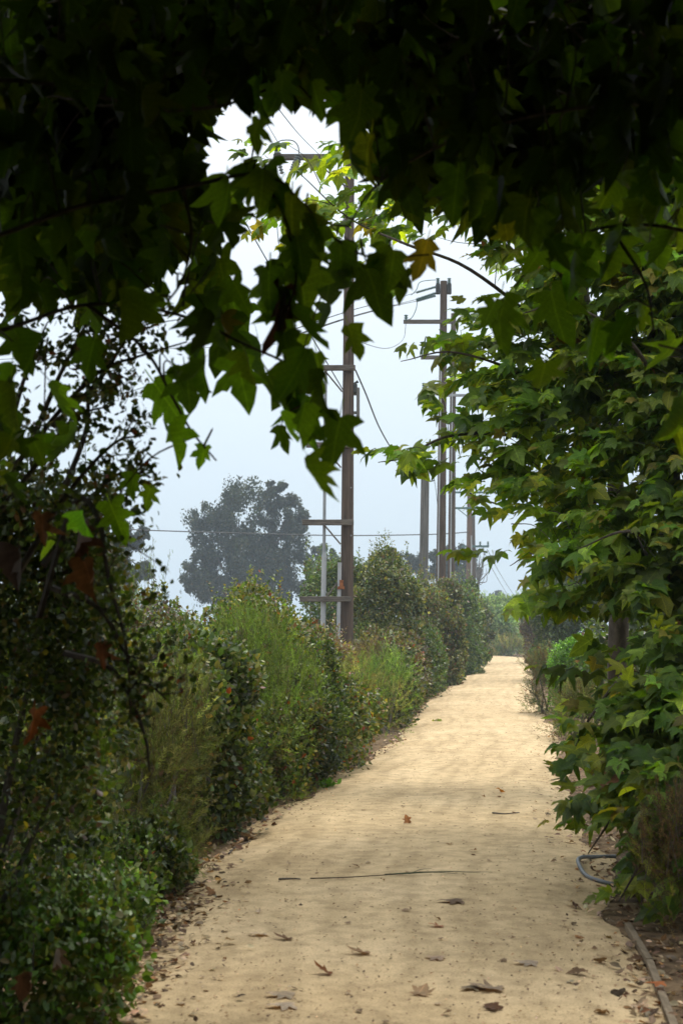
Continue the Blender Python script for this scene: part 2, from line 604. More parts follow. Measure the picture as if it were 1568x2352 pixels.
def frames(d, nrm):
    d = unit(d)
    nrm = nrm - d * np.sum(nrm * d, -1, keepdims=True)
    bad = np.linalg.norm(nrm, axis=-1) < 1e-4
    if bad.any():
        nrm[bad] = np.cross(d[bad], np.array([1.0, .3, .2]))
    nrm = unit(nrm)
    x = np.cross(d, nrm)
    return x, d, nrm


def leaves_mesh(name, templates, pos, d, nrm, size, col, variant=None):
    N = len(pos)
    if variant is None:
        variant = rng.integers(0, len(templates), N)
    x, y, z = frames(d, nrm)
    Vs, Ts, Cs, Ls = [], [], [], []
    base = 0
    for k, (tv, tt, lc) in enumerate(templates):
        m = variant == k
        n = int(m.sum())
        if n == 0:
            continue
        s = size[m][:, None, None]
        vv = pos[m][:, None, :] + s * (tv[None, :, 0:1] * x[m][:, None] + tv[None, :, 1:2] * y[m][:, None] + tv[None, :, 2:3] * z[m][:, None])
        Vs.append(vv.reshape(-1, 3))
        Ts.append((tt[None] + (np.arange(n) * len(tv))[:, None, None] + base).reshape(-1, 3))
        Cs.append(np.repeat(col[m], len(tv), 0))
        Ls.append(np.tile(lc, (n, 1)))
        base += n * len(tv)
    return tri_mesh(name, np.concatenate(Vs), np.concatenate(Ts), np.concatenate(Cs), np.concatenate(Ls))


def pick(palette, n, jit=0.22):
    c = np.array([p[0] for p in palette], float)
    wt = np.array([p[1] for p in palette], float)
    i = rng.choice(len(c), n, p=wt / wt.sum())
    return c[i] * np.exp(rng.normal(0, jit, (n, 1))) * np.exp(rng.normal(0, 0.06, (n, 3)))


# ------------------------------------------------------------------ shrubs
DKG, MIDG, OLV, GREY = (.042, .068, .017), (.09, .13, .024), (.15, .14, .033), (.17, .18, .11)
REDL, YEL, BRN, BRT, TAN = (.2, .045, .02), (.26, .2, .03), (.11, .065, .035), (.10, .17, .035), (.20, .15, .085)
PURB = (.12, .085, .07)
LEATHER = [(DKG, 5), (MIDG, 4), (OLV, 2), (GREY, 1.2), (REDL, .05), (YEL, .08)]
LEATHER_RED = [(DKG, 3), (MIDG, 3), (OLV, 2.4), (YEL, .35), (REDL, .2), (GREY, 1), (BRN, .9)]
DRYMIX = [(PURB, 3), (BRN, 2.4), (OLV, 2), (GREY, 1.2), (TAN, .8), (REDL, .3)]
SAGE = [((.135, .20, .04), 5), ((.19, .25, .06), 3), ((.085, .115, .035), 2), (TAN, .3)]
COYOTE = [((.17, .165, .06), 4), ((.14, .175, .045), 3), (BRN, 1.1), ((.23, .22, .09), 1.5)]
HEDGE = [((.075, .095, .025), 4), (DKG, 3), (OLV, 2.4), (BRN, .5), (GREY, .7)]
HEDGE2 = [((.07, .115, .028), 5), (DKG, 2.4), ((.115, .14, .035), 2), (BRN, .3)]
LIGHTB = [((.19, .27, .11), 4), ((.27, .34, .17), 2.5), ((.11, .17, .07), 2.5)]
BRIGHT = [((.14, .29, .025), 5), ((.09, .20, .02), 3), ((.2, .36, .04), 2)]
BROWNF = [(BRN, 4), ((.09, .06, .05), 3), (OLV, .8), (TAN, .7)]
EUC = [((.032, .042, .028), 5), ((.045, .052, .032), 3), ((.025, .034, .024), 3), ((.06, .055, .034), 1)]


def blob_points(n, c, rad, lumps, lump_r, shell=5.0, p=2.6, fill=0.25):
    """points through a lumpy closed crown: sub-clumps over the surface of a boxy ellipsoid, and a filled core"""
    K = lumps
    dirs = unit(rng.normal(size=(K, 3)))
    dirs[:, 2] = np.where(rng.random(K) < 0.55, np.abs(dirs[:, 2]), dirs[:, 2])
    dirs = unit(dirs)
    k = (np.abs(dirs) ** p).sum(-1, keepdims=True) ** (-1 / p)
    lc = c + dirs * k * rad * rng.uniform(0.62, 0.82, (K, 1))
    lr = lump_r * rng.uniform(0.6, 1.35, K) * min(rad[0], rad[2])
    nf = int(n * fill)
    n1 = n - nf
    i = rng.choice(K, n1, p=lr ** 2 / (lr ** 2).sum())
    u = unit(rng.normal(size=(n1, 3)))
    pos = lc[i] + u * (lr[i] * rng.random(n1) ** (1 / shell))[:, None] * np.array([1, 1, 1.1])
    nrm = unit(u * 0.8 + unit(pos - c) * 0.5)
    q = unit(rng.normal(size=(nf, 3)))
    kk = (np.abs(q) ** p).sum(-1, keepdims=True) ** (-1 / p)
    pf = c + q * kk * rad * (0.85 * rng.random((nf, 1)) ** (1 / 4))
    pos = np.concatenate([pos, pf])
    nrm = np.concatenate([nrm, q])
    li = np.concatenate([i, rng.integers(0, K, nf)])
    ok = pos[:, 2] > 0.02
    return pos[ok], nrm[ok], li[ok], lc, lr


G_H = 'shrubs of the hedge along the left side'
NMUL = 1.35


def shrub(name, label, cat, px0, px1, ytop, d, ry, n, size, palette, temps=OVAL, mat=None, style='leaf', lumps=26, lump_r=0.34,
          sprigs=30, sprig_h=0.28, patch=0.25, group=None, zc=0.40, p=3.2, stems=5, stem_mat=None, keep=None):
    mat = mat or M_SHRUB
    n = int(n * NMUL)
    h = ((1440 - ytop) / F * d + 1.6) * 1.04
    x0, x1 = (px0 - 784) / F * d, (px1 - 784) / F * d
    c = np.array([(x0 + x1) / 2, d, h * zc])
    if group == G_H:
        ry *= 1.6
    rad = np.array([(x1 - x0) / 2 * 1.15, ry, h * (1 - zc)])
    root = empty(name, (c[0], c[1], 0), label, cat, group)
    pos, nrm, li, lc, lr = blob_points(n, c, rad, lumps, lump_r, p=p)
    N = len(pos)
    top = pos[nrm[:, 2] > 0.25]
    up = np.array([0, 0, 1.0])
    if style == 'leaf':
        dirv = unit(rng.normal(size=(N, 3)) * 0.8 + nrm * 0.5 + up * 0.25)
        nn = unit(nrm * 0.7 + up * 0.35 + rng.normal(size=(N, 3)) * 0.45)
        sz = size * rng.uniform(0.65, 1.3, N)
        col = pick(palette, N) * np.exp(rng.normal(0, patch, (len(lc), 1)))[li]
    else:
        m = 38                                     # plumes: shoots set with fine leaves
        k = rng.choice(N, max(N // m, 1), replace=False)
        ax = unit(nrm[k] * 0.6 + up * rng.uniform(.2, 1.1, (len(k), 1)) + rng.normal(size=(len(k), 3)) * 0.35)
        ln = size * rng.uniform(2.2, 5.5, (len(k), 1))
        t = rng.random((len(k), m))
        pc = pick(palette, len(k), .3) * np.exp(rng.normal(0, patch, (len(lc), 1)))[li[k]]
        pos = (pos[k][:, None] + ax[:, None] * (ln * t)[..., None]).reshape(-1, 3)
        N = len(pos)
        dirv = unit(np.repeat(ax, m, 0) * .8 + rng.normal(size=(N, 3)) * .6)
        nn = rng.normal(size=(N, 3))
        sz = size * rng.uniform(0.4, .8, N)
        col = np.repeat(pc, m, 0) * np.exp(rng.normal(0, .15, (N, 1)))
        okz = pos[:, 2] > .01
        pos, dirv, nn, sz, col = pos[okz], dirv[okz], nn[okz], sz[okz], col[okz]
    # sprigs: upright leafy shoots standing out of the crown
    if sprigs:
        if len(top):
            st = top[rng.integers(0, len(top), sprigs)]
            hh = sprig_h * rng.uniform(0.5, 1.3, sprigs)
            lean = rng.normal(0, 0.22, (sprigs, 2))
            m = 26 if style == 'leaf' else 60
            t = rng.random((sprigs, m))
            base = st[:, None, :] + np.concatenate([lean[:, None, :] * hh[:, None, None] * t[..., None], (hh[:, None] * t)[..., None]], -1)
            base = base.reshape(-1, 3) + rng.normal(0, size * 0.25, (sprigs * m, 3))
            az = rng.random(sprigs * m) * 6.283
            dv = np.stack([np.cos(az), np.sin(az), rng.uniform(0.3, 1.4, sprigs * m) + (0.9 if style != 'leaf' else 0)], -1)
            pos = np.concatenate([pos, base])
            dirv = np.concatenate([dirv, dv])
            nn = np.concatenate([nn, np.stack([-np.cos(az), -np.sin(az), np.ones(sprigs * m)], -1)])
            sz = np.concatenate([sz, size * rng.uniform(0.5, 0.95, sprigs * m)])
            col = np.concatenate([col, pick(palette, sprigs * m) * 1.15])
            mbs = MB()
            for s_, h_, l_ in zip(st, hh, lean):
                mbs.tube([s_ - np.array([0, 0, .1]), s_ + np.array([l_[0] * h_, l_[1] * h_, h_])], max(.003, d * .00012), .0015, 3, False)
            tag(mbs.build('shoots', stem_mat or M_STEM, root), kind='stuff')
    if keep is not None:
        k = keep(pos)
        pos, dirv, nn, sz, col = pos[k], dirv[k], nn[k], sz[k], col[k]
    f = link('foliage', leaves_mesh('foliage', temps, pos, dirv, nn, sz, col), root, mat)
    tag(f, kind='stuff')
    for s in range(stems):
        q = lc[rng.integers(0, len(lc))]
        b0 = np.array([c[0] + rng.uniform(-.3, .3) * rad[0], c[1] + rng.uniform(-.3, .3) * ry, 0])
        mid = (b0 + q) / 2 + rng.normal(0, .12, 3) * rad
        mid[2] = max(mid[2], .1)
        MB().tube(curve([b0, mid, q], 5), 0.012 + 0.006 * h, 0.006, 5).build('stem', stem_mat or M_STEM, root)
    return root


G_H = 'shrubs of the hedge along the left side'
shrub('coyote_brush', 'low olive brown wispy shrub closest on the left path edge', 'shrub', 165, 455, 1570, 9.5, .5, 40000, .055, COYOTE, NEED, M_FINE, 'fine', 22, .42, 90, .22, group=G_H)
shrub('leathery_shrub', 'dark leathery shrub with large grey backed leaves behind the olive wispy one', 'shrub', 300, 590, 1440, 11.4, .75, 15000, .058, LEATHER, OVAL, None, 'leaf', 34, .33, 36, .25, group=G_H)
shrub('twiggy_shrub', 'twiggy half bare shrub with dry leaves on the hedge top at left', 'shrub', 215, 470, 1345, 12.9, .6, 8000, .05, LEATHER_RED + [(PURB, 3)], OVAL, None, 'leaf', 30, .36, 40, .35, group=G_H, stems=12)
shrub('tall_sagebrush', 'pale green spiky shrub with tall upright plumes on the hedge top', 'shrub', 290, 430, 1340, 13.8, .5, 9000, .05, SAGE, NEED, M_FINE, 'fine', 16, .4, 34, .6, group=G_H)
shrub('sagebrush', 'feathery bright green shrub bulging from the middle of the left hedge', 'shrub', 455, 705, 1425, 13.0, .8, 42000, .05, SAGE, NEED, M_FINE, 'fine', 24, .42, 130, .2, patch=.35, group=G_H)
shrub('berry_shrub', 'rounded dark green shrub with reddish patches topping the hedge beside the far big tree', 'shrub', 470, 715, 1345, 15.6, .9, 17000, .058, LEATHER_RED, DIAM, None, 'leaf', 36, .32, 60, .3, group=G_H)
shrub('glossy_shrub', 'very dark glossy shrub in front of the wooden pole base, reaching the sand', 'shrub', 585, 775, 1475, 15.0, .7, 15000, .05, [(DKG, 6), (MIDG, 4), (OLV, .8), (REDL, .15)], DIAM, None, 'leaf', 30, .33, 30, .2, group=G_H)
shrub('dry_shrub', 'brownish purple dry leaved shrub around the foot of the tallest pole', 'shrub', 640, 800, 1450, 19.5, .8, 15000, .055, DRYMIX, DIAM, None, 'leaf', 30, .33, 50, .25, group=G_H)
shrub('buckwheat_shrub', 'olive yellow fine leaved shrub on the path edge below the dry brown one', 'shrub', 715, 865, 1515, 17.8, .7, 15000, .06, COYOTE + [(BRT, 3)], NEED, M_FINE, 'fine', 28, .34, 50, .2, group=G_H)
shrub('broom_shrub', 'bright yellow green fine shrub just before the tall square hedge', 'shrub', 815, 935, 1510, 21.8, .7, 16000, .065, SAGE + [(BRT, 4)], NEED, M_FINE, 'fine', 26, .34, 60, .25, group=G_H)
shrub('brown_brush', 'dull brown thin shrub behind the bright yellow green one', 'shrub', 800, 890, 1475, 24, .8, 16000, .06, BROWNF + [(OLV, 3)], NEED, M_FINE, 'fine', 24, .36, 30, .2, group=G_H)
shrub('hedge_oak', 'tall dark green squared hedge bush right of the tallest pole', 'shrub', 808, 958, 1268, 33, 1.5, 30000, .085, HEDGE, DIAM, None, 'leaf', 60, .26, 90, .5, group=G_H, p=4)
shrub('hedge_oak', 'rounded green bush directly behind the tallest pole and its grey pipe', 'shrub', 690, 835, 1275, 36, 1.6, 14000, .09, HEDGE2, DIAM, None, 'leaf', 40, .3, 60, .5, group=G_H, p=3)
shrub('grey_brush', 'low greyish dry bush in front of the tall squared hedge bush', 'shrub', 820, 955, 1440, 26.5, 1.0, 15000, .07, HEDGE + DRYMIX, DIAM, None, 'leaf', 34, .3, 24, .2, group=G_H)
shrub('hedge_oak', 'mid hedge bush with a brown patch below the short grey post', 'shrub', 930, 1055, 1335, 41, 1.9, 18000, .1, HEDGE + [(BRN, 2)], DIAM, None, 'leaf', 44, .28, 60, .4, group=G_H, p=4)
shrub('hedge_oak', 'green hedge bush below the pair of dark poles', 'shrub', 1005, 1104, 1335, 50, 2.2, 15000, .11, HEDGE2, DIAM, None, 'leaf', 40, .3, 50, .45, group=G_H, p=4)
shrub('hedge_oak', 'last dark hedge bush at the left where the path ends', 'shrub', 1058, 1116, 1372, 60, 2.2, 10000, .13, HEDGE, DIAM, None, 'leaf', 30, .32, 40, .4, group=G_H, p=4)
shrub('brown_brush', 'small brown dead bush at the foot of the far left hedge', 'shrub', 955, 1010, 1490, 34, .7, 6000, .09, BROWNF, NEED, M_FINE, 'fine', 16, .4, 20, .2, group=G_H)
G_E = 'bushes at the far end of the path'
shrub('pale_bush', 'pale green broad leaved bush at the far end of the path, left of two', 'shrub', 1092, 1180, 1375, 80, 2.2, 9000, .19, LIGHTB, DIAM, None, 'leaf', 30, .34, 50, .5, group=G_E)
shrub('pale_bush', 'pale green bush at the far path end, below the sky gap', 'shrub', 1155, 1262, 1372, 88, 2.5, 10000, .2, LIGHTB, DIAM, None, 'leaf', 34, .34, 50, .5, group=G_E)
shrub('low_brush', 'low olive grey brush across the far end of the path', 'shrub', 1095, 1245, 1472, 77, 1.0, 7000, .14, COYOTE + [(TAN, 2)], NEED, M_FINE, 'fine', 30, .4, 50, .3, group=G_E, p=3.5)
shrub('brown_bush', 'reddish brown upright bush at the far right end of the path', 'shrub', 1203, 1245, 1392, 62, 1.2, 7000, .11, BROWNF + [(OLV, 3)], DIAM, None, 'leaf', 20, .4, 20, .3, group=G_E)
G_R = 'shrubs on the right side of the path'
shrub('dark_oak', 'tall dark twiggy evergreen bush beyond the bright green one on the right', 'shrub', 1228, 1375, 1272, 42, 1.8, 22000, .10, [(DKG, 5), (MIDG, 2), (GREY, .6)], DIAM, None, 'leaf', 46, .28, 70, .5, group=G_R, stems=10)
shrub('bright_bush', 'vivid bright green rounded bush at the right path edge', 'shrub', 1252, 1362, 1462, 25.6, .55, 18000, .04, BRIGHT, DIAM, None, 'leaf', 30, .3, 50, .16, group=G_R)
shrub('grey_bush', 'greyish purple wispy bush beside the bright green one', 'shrub', 1216, 1275, 1510, 26.2, .5, 16000, .07, DRYMIX + [((.1, .14, .07), 4)], NEED, M_FINE, 'fine', 20, .36, 40, .18, group=G_R)
shrub('dry_grass_bush', 'dry olive bush half under the drooping sycamore leaves', 'shrub', 1275, 1370, 1590, 20.0, .6, 9000, .08, COYOTE + [(TAN, 1)], NEED, M_FINE, 'fine', 20, .36, 40, .22, group=G_R)
shrub('dead_brush', 'dense brown dead bush in the bottom right corner', 'shrub', 1492, 1760, 1795, 7.25, .4, 20000, .035, BROWNF, NEED, M_FINE, 'fine', 36, .33, 60, .12, group=G_R)

# low brush lining the left edge farther along
for lb, dB, hB, nB, pal, st in (('low leafy sprawl at the foot of the olive wispy shrub', 8.7, .42, 5200, LEATHER + [(BRT, 3)], 'leaf'),
                                ('small leafy tuft at the path edge between the foreground shrub and the wispy one', 7.5, .36, 3600, LEATHER + [(BRT, 5)], 'leaf'),
                                ('low leafy brush at the path edge just before the yellow green broom', 17.6, 1.0, 7000, LEATHER_RED, 'leaf'),
                                ('low dull brush at the path edge right under the yellow green broom', 20.5, .9, 7000, COYOTE, 'fine'),
                                ('low dark brush at the corner of the tall squared hedge bush', 25.0, 1.2, 7000, HEDGE, 'leaf'),
                                ('low brownish brush along the foot of the tall squared hedge bush', 29.5, 1.2, 7000, DRYMIX + HEDGE, 'leaf'),
                                ('low green brush under the short grey post', 35.0, 1.5, 8000, HEDGE2, 'leaf'),
                                ('low olive brush along the far hedge below the dark poles', 42.0, 1.6, 8000, COYOTE + HEDGE, 'leaf'),
                                ('last low brush at the left before the path turns away', 51.0, 1.7, 8000, HEDGE2, 'leaf')):
    xc = float(path_l(dB)) - (.38 if dB > 10 else .30)
    pxc = 784 + xc / dB * F
    wB = .42 / dB * F
    shrub('edge_brush', lb, 'shrub', pxc - wB, pxc + wB, 1440 - (hB - 1.6) / dB * F, dB, 1.5 + dB * .03 if dB > 10 else .4, nB, .035 + dB * .0014, pal, DIAM if st == 'leaf' else NEED,
          None if st == 'leaf' else M_FINE, st, 26, .34, 24, .2, group=G_H, stems=3)

# the dark shrub nearest on the left, and the green plants at its foot
near = shrub('broadleaf_shrub', 'large dark shadowed shrub filling the left foreground', 'shrub', -420, 250, 1030, 6.1, .5, 25000, .036,
             [(DKG, 5), (MIDG, 4), (BRN, .5), (OLV, 1.2), (YEL, .25)], OVAL, None, 'leaf', 90, .26, 30, .3, stems=8, zc=.5, p=5)
shrub('ground_plant', 'low fresh green leafy plant in the bottom left corner', 'plant', -60, 285, 2075, 5.75, .35, 3400, .042, [((.085, .16, .03), 4), ((.11, .15, .035), 3), (OLV, 1.5), (BRT, 1)], OVAL, None, 'leaf', 26, .42, 40, .16, stems=4)

shrub('understory_shrub', 'dark shaded shrub between the foreground shrub and the olive wispy one', 'shrub', -150, 300, 1400, 8.0, .6, 11000, .05, LEATHER, OVAL, None, 'leaf', 40, .32, 20, .25, group=G_H)
shrub('understory_shrub', 'dark shrub at the back of the hedge behind the bare twiggy one', 'shrub', -200, 330, 1330, 11.5, .8, 11000, .06, LEATHER_RED, OVAL, None, 'leaf', 40, .32, 20, .25, group=G_H)
shrub('understory_shrub', 'low leafy shrub at the path edge between the feathery green and the dark glossy ones', 'shrub', 560, 735, 1600, 14.2, .8, 9000, .05, LEATHER_RED, OVAL, None, 'leaf', 30, .32, 20, .2, group=G_H)
shrub('understory_shrub', 'shaded bush behind the feathery green one in the left hedge', 'shrub', 250, 560, 1420, 17.0, 1.0, 11000, .07, LEATHER_RED, DIAM, None, 'leaf', 40, .32, 20, .25, group=G_H)
shrub('understory_shrub', 'dark bush behind the leaves of the right hand sycamores', 'shrub', 1400, 2500, 1100, 15.0, 1.2, 9000, .12, [(DKG, 4), (MIDG, 2)], DIAM, None, 'leaf', 50, .3, 20, .25, group=G_R)
shrub('understory_shrub', 'dark bush under the right hand sycamores beside the dry olive one', 'shrub', 1345, 2000, 1330, 21.0, 1.2, 9000, .12, [(DKG, 4), (MIDG, 3), (BRN, .6)], DIAM, None, 'leaf', 50, .3, 20, .25, group=G_R)

# loose twigs of the near shrub: arching stems with sparse leaves
tw = MB()
pts_l = []
for arr in ([(-60, 1180, 5.3), (60, 1040, 5.2), (150, 930, 5.2), (235, 850, 5.2), (330, 815, 5.2), (430, 785, 5.2)],
            [(-60, 1250, 5.2), (90, 1060, 5.2), (170, 960, 5.3), (262, 930, 5.3)],
            [(40, 1320, 5.1), (150, 1140, 5.1), (260, 1020, 5.2), (330, 1000, 5.2)],
            [(90, 1420, 5.0), (170, 1160, 5.0), (225, 1190, 4.9), (250, 1330, 4.9), (290, 1480, 4.9), (300, 1640, 4.9)],
            [(100, 1300, 5.1), (190, 1170, 5.2), (270, 1090, 5.2), (345, 1095, 5.3)],
            [(60, 1050, 5.4), (130, 880, 5.4), (190, 760, 5.4), (230, 690, 5.4)],
            [(120, 980, 5.5), (230, 870, 5.5), (300, 760, 5.5), (330, 735, 5.5)],
            [(150, 1500, 5.1), (260, 1540, 5.0), (330, 1680, 5.0), (345, 1790, 5.0)],
            [(120, 1350, 5.1), (230, 1400, 5.0), (300, 1520, 5.0), (385, 1610, 5.0)],
            [(20, 1000, 5.5), (60, 860, 5.5), (110, 740, 5.5)], [(150, 1120, 5.4), (200, 980, 5.4), (205, 830, 5.5), (260, 730, 5.5)]):
    c = curve([P(*q) for q in arr], 6)
    tw.tube(c, 0.013, 0.003, 5)
    pts_l += c[4:]
    for k in range(9):
        b0 = c[rng.integers(4, len(c))]
        e0 = b0 + rng.normal(0, .10, 3) + np.array([.03, 0, .02])
        q = curve([b0, (b0 + e0) / 2 + rng.normal(0, .02, 3), e0], 4)
        tw.tube(q, 0.0035, 0.0015, 3, False)
        pts_l += q[2:] * 2
tag(tw.build('twigs', M_TWIG, near), kind='stuff')
pts_l = np.array(pts_l)
sel = rng.integers(0, len(pts_l), 3000)
pp = pts_l[sel] + rng.normal(0, .028, (3000, 3))
tag(link('twig_leaves', leaves_mesh('twig_leaves', OVAL, pp, rng.normal(size=(3000, 3)), rng.normal(size=(3000, 3)), .032 * rng.uniform(.6, 1.3, 3000),
                                    pick([(DKG, 4), (MIDG, 4), (OLV, 1), (BRN, .6), (REDL, .15)], 3000)), near, M_SHRUB), kind='stuff')

# ------------------------------------------------------------------ far trees
def far_tree(name, label, px0, px1, ytop, d, lobes, n, size, palette=EUC, group='trees in the haze beyond the hedge', trunk=True, bare=False):
    cx = ((px0 + px1) / 2 - 784) / F * d
    root = empty(name, (cx, d, 0), label, 'tree', group)
    h = (1440 - ytop) / F * d + 1.6
    P_, Nn, C_ = [], [], []
    tb = MB()
    fork = np.array([cx, d, h * .22])
    tot = sum((l[2] * l[3]) ** .8 for l in lobes)
    for (lx, ly, lrx, lrz) in lobes:
        c = P(lx, ly, d)
        rad = np.array([lrx / F * d, lrx / F * d * .8, lrz / F * d])
        m = int(1.1 * n * (lrx * lrz) ** .8 / tot)
        K = max(14, int(m / 150))
        dirs = unit(rng.normal(size=(K, 3)))
        cc = c + dirs * rad * rng.uniform(.5, 1.0, (K, 1))
        rr = min(rad) * rng.uniform(.12, .42, K)
        i = rng.integers(0, K, m)
        u = unit(rng.normal(size=(m, 3)))
        q = cc[i] + u * (rr[i] * rng.random(m) ** .4)[:, None]
        q[:, 2] -= rng.random(m) ** 2 * .25 * rad[2]
        P_.append(q)
        Nn.append(u)
        C_.append(pick(palette, m) * np.exp(rng.normal(0, .25, (K, 1)))[i])
        nb = 4
        for k in range(nb if lrx > 40 else 0):
            e0 = c + rng.normal(0, .22, 3) * rad - np.array([0, 0, .25 * rad[2]])
            tb.tube(curve([fork, (fork + e0) / 2 + rng.normal(0, .05, 3) * h, e0], 5), h * .009, h * .003, 5, False)
    P_, Nn, C_ = np.concatenate(P_), np.concatenate(Nn), np.concatenate(C_)
    ok = P_[:, 2] > .1
    P_, Nn, C_ = P_[ok], Nn[ok], C_[ok]
    m = len(P_)
    dv = unit(np.stack([rng.normal(0, .5, m), rng.normal(0, .5, m), rng.normal(-.7, .5, m)], -1))
    tag(link('crown', leaves_mesh('crown', DIAM, P_, dv, unit(Nn + rng.normal(0, .5, (m, 3))), size * .75 * rng.uniform(.6, 1.3, m), C_), root, M_FINE), kind='stuff')
    MB().tube([(cx, d, 0), (cx + .1, d, h * .12), fork], h * .035, h * .022, 9).build('trunk', M_STEM, root)
    tag(tb.build('limbs', M_STEM, root), kind='stuff')
    return root


far_tree('eucalyptus_tree', 'largest round crowned grey green tree fading into haze left of the poles', 405, 725, 1096, 112,
         [(555, 1180, 88, 78), (490, 1225, 72, 72), (555, 1295, 132, 82), (450, 1310, 45, 42), (635, 1112, 26, 18), (622, 1145, 34, 30), (662, 1185, 54, 52), (645, 1280, 70, 75), (690, 1192, 30, 34), (600, 1350, 105, 40), (490, 1350, 85, 40)], 46000, .34)
far_tree('eucalyptus_tree', 'hazy tree behind the left foreground shrub, partly hidden by it', 215, 352, 1190, 92,
         [(270, 1240, 60, 45), (245, 1290, 70, 55), (325, 1222, 24, 20), (300, 1310, 50, 35), (340, 1315, 16, 12)], 14000, .28)
far_tree('eucalyptus_tree', 'small hazy tree showing between the grey pipe and the big round tree', 695, 790, 1240, 118, [(745, 1270, 36, 28), (720, 1320, 36, 36), (770, 1300, 30, 35)], 7000, .3)
far_tree('eucalyptus_tree', 'wide hazy tree behind the short grey post and dark poles', 905, 1115, 1228, 125,
         [(1050, 1262, 42, 34), (1000, 1290, 40, 34), (945, 1292, 40, 28), (1085, 1300, 24, 36), (1040, 1320, 60, 30), (920, 1310, 25, 25)], 15000, .32)
far_tree('eucalyptus_tree', 'farthest small hazy tree above the pale bushes at the path end', 1115, 1165, 1350, 190, [(1142, 1372, 18, 18), (1128, 1385, 18, 20), (1155, 1392, 14, 18)], 3500, .45)
# bare twigs to the right of the wide tree
bt = empty('bare_tree', (P(1100, 1340, 118)[0], 118, 0), 'bare leafless tree beside the tan far pole', 'tree', None)
mb = MB()
b0 = np.array([P(1095, 1340, 118)[0], 118, 0])
MB().tube([b0, P(1097, 1350, 118), P(1098, 1330, 118)], .16, .1, 6).build('trunk', M_STEM, bt)
for k in range(22):
    e0 = P(1100 + rng.normal(8, 14), rng.uniform(1255, 1320), 118) + np.array([0, rng.normal(0, 1), 0])
    mb.tube(curve([P(1098, 1338, 118), (P(1098, 1338, 118) + e0) / 2 + rng.normal(0, .3, 3), e0], 5), .05, .015, 3, False)
tag(mb.build('limbs', M_STEM, bt), kind='stuff')

# ------------------------------------------------------------------ utility poles
def pole_shaft(root, pb, pt, d, w0, w1, mat, base_z=0.0):
    top = P(*pt, d)
    bot = P(*pb, d)
    k = (bot[2] - base_z) / (top[2] - bot[2])
    b0 = bot - (top - bot) * k
    r0, r1 = w0 / 2 / F * d, w1 / 2 / F * d
    pts = [b0 + (top - b0) * t for t in np.linspace(0, 1, 8)]
    MB().tube(pts, r0, r1, 18).build('shaft', mat, root)
    return b0, top


def arm(root, x0, x1, y, d, th, mat=None, off=-.14, dep=.05, slope=0, name='crossarm'):
    a, b = P(x0, y, d + off), P(x1, y + slope, d + off)
    ax0 = unit(b - a)
    ax = np.array([ax0, np.cross([0, 0, 1.0], ax0), [0, 0, 1.0]])
    return MB().box((a + b) / 2, (np.linalg.norm(b - a) / 2, dep, th / 2 / F * d), ax, .008).build(name, mat or M_ARM, root)


def rod(root, a, b, r, mat, name, sides=6):
    MB().tube([a, b], r, r, sides).build(name, mat, root)


def insulator(root, base, top, r, mat, rings=6, name='insulator'):
    base, top = np.asarray(base, float), np.asarray(top, float)
    pts, rad = [], []
    for k in range(rings):
        for t, rr in ((0.05, .45), (.35, 1.0), (.55, 1.0), (.9, .45)):
            pts.append(base + (top - base) * (k + t) / rings)
            rad.append(r * rr)
    MB().tube(pts, rad, None, 10).build(name, mat, root)


d = 30.0
b0 = P(796, 1900, d); b0[2] = 0
p1 = empty('utility_pole', (P(793, 1440, d)[0], d, 0), 'tallest brown wooden utility pole with four stub arms and a grey conduit', 'utility pole')
pole_shaft(p1, (796, 1440), (803, 343), d, 32, 22, M_POLE)
top1 = arm(p1, 628, 842, 361, d, 13)
arm(p1, 699, 816, 845, d, 12, off=-.17)
arm(p1, 703, 815, 1022, d, 12, off=-.18)
arm(p1, 694, 812, 1200, d, 13, off=-.19)
arm(p1, 688, 806, 1376, d, 12, off=-.2)
for x0, y0, x1, y1 in ((742, 1027, 783, 1074), (744, 1205, 782, 1250), (740, 1384, 780, 1332), (720, 366, 795, 430), (745, 850, 786, 900)):
    rod(p1, P(x0, y0, d - .24), P(x1, y1, d - .2), .018, M_ARM, 'brace', 5)
cx = 746.5
MB().tube([P(742, 1470, d - .12), P(744, 1275, d - .12), P(746, 1030, d - .12), P(748, 850, d - .12)], .036, .034, 10).build('conduit', M_STEEL, p1)
MB().tube([P(741, 1475, d - .12), P(744.5, 1280, d - .12)], .055, .053, 12).tube([P(744.5, 1280, d - .12), P(744.7, 1268, d - .12)], .053, .038, 12).build('conduit_sleeve', M_PVC, p1)
MB().tube([P(776, 1480, d - .2), P(780, 1292, d - .2)], .042, .042, 10).build('cable_guard', M_PVC, p1)
MB().box(P(783, 1350, d - .24), (.075, .02, .03)).box(P(784, 1342, d - .26), (.04, .015, .09)).build('rusty_strap', M_RUST, p1)
MB().box(P(822, 927, d), (.035, .06, .34), None, .012).box(P(817, 905, d), (.05, .02, .03)).box(P(817, 948, d), (.05, .02, .03)).build('equipment_box', M_GREYPOLE, p1)
MB().box(P(816, 893, d), (.04, .05, .1), None, .01).tube([P(812, 882, d), P(822, 876, d)], .02, .03, 8).build('cable_clamp', M_WIRE, p1)
insulator(top1, P(687, 356, d - .3), P(673, 395, d - .34), .09, M_GLAZE, 7)
insulator(top1, P(638, 356, d - .2), P(637, 326, d - .2), .075, M_GLAZE, 4)
insulator(top1, P(640, 368, d - .2), P(648, 400, d - .2), .05, M_GLAZE, 5)
MB().tube(curve([P(637, 326, d - .2), P(650, 322, d - .2), P(672, 323, d - .2), P(684, 335, d - .25), P(687, 356, d - .3)], 5), .012, .012, 5).build('jumper_wire', M_WIRE, p1)
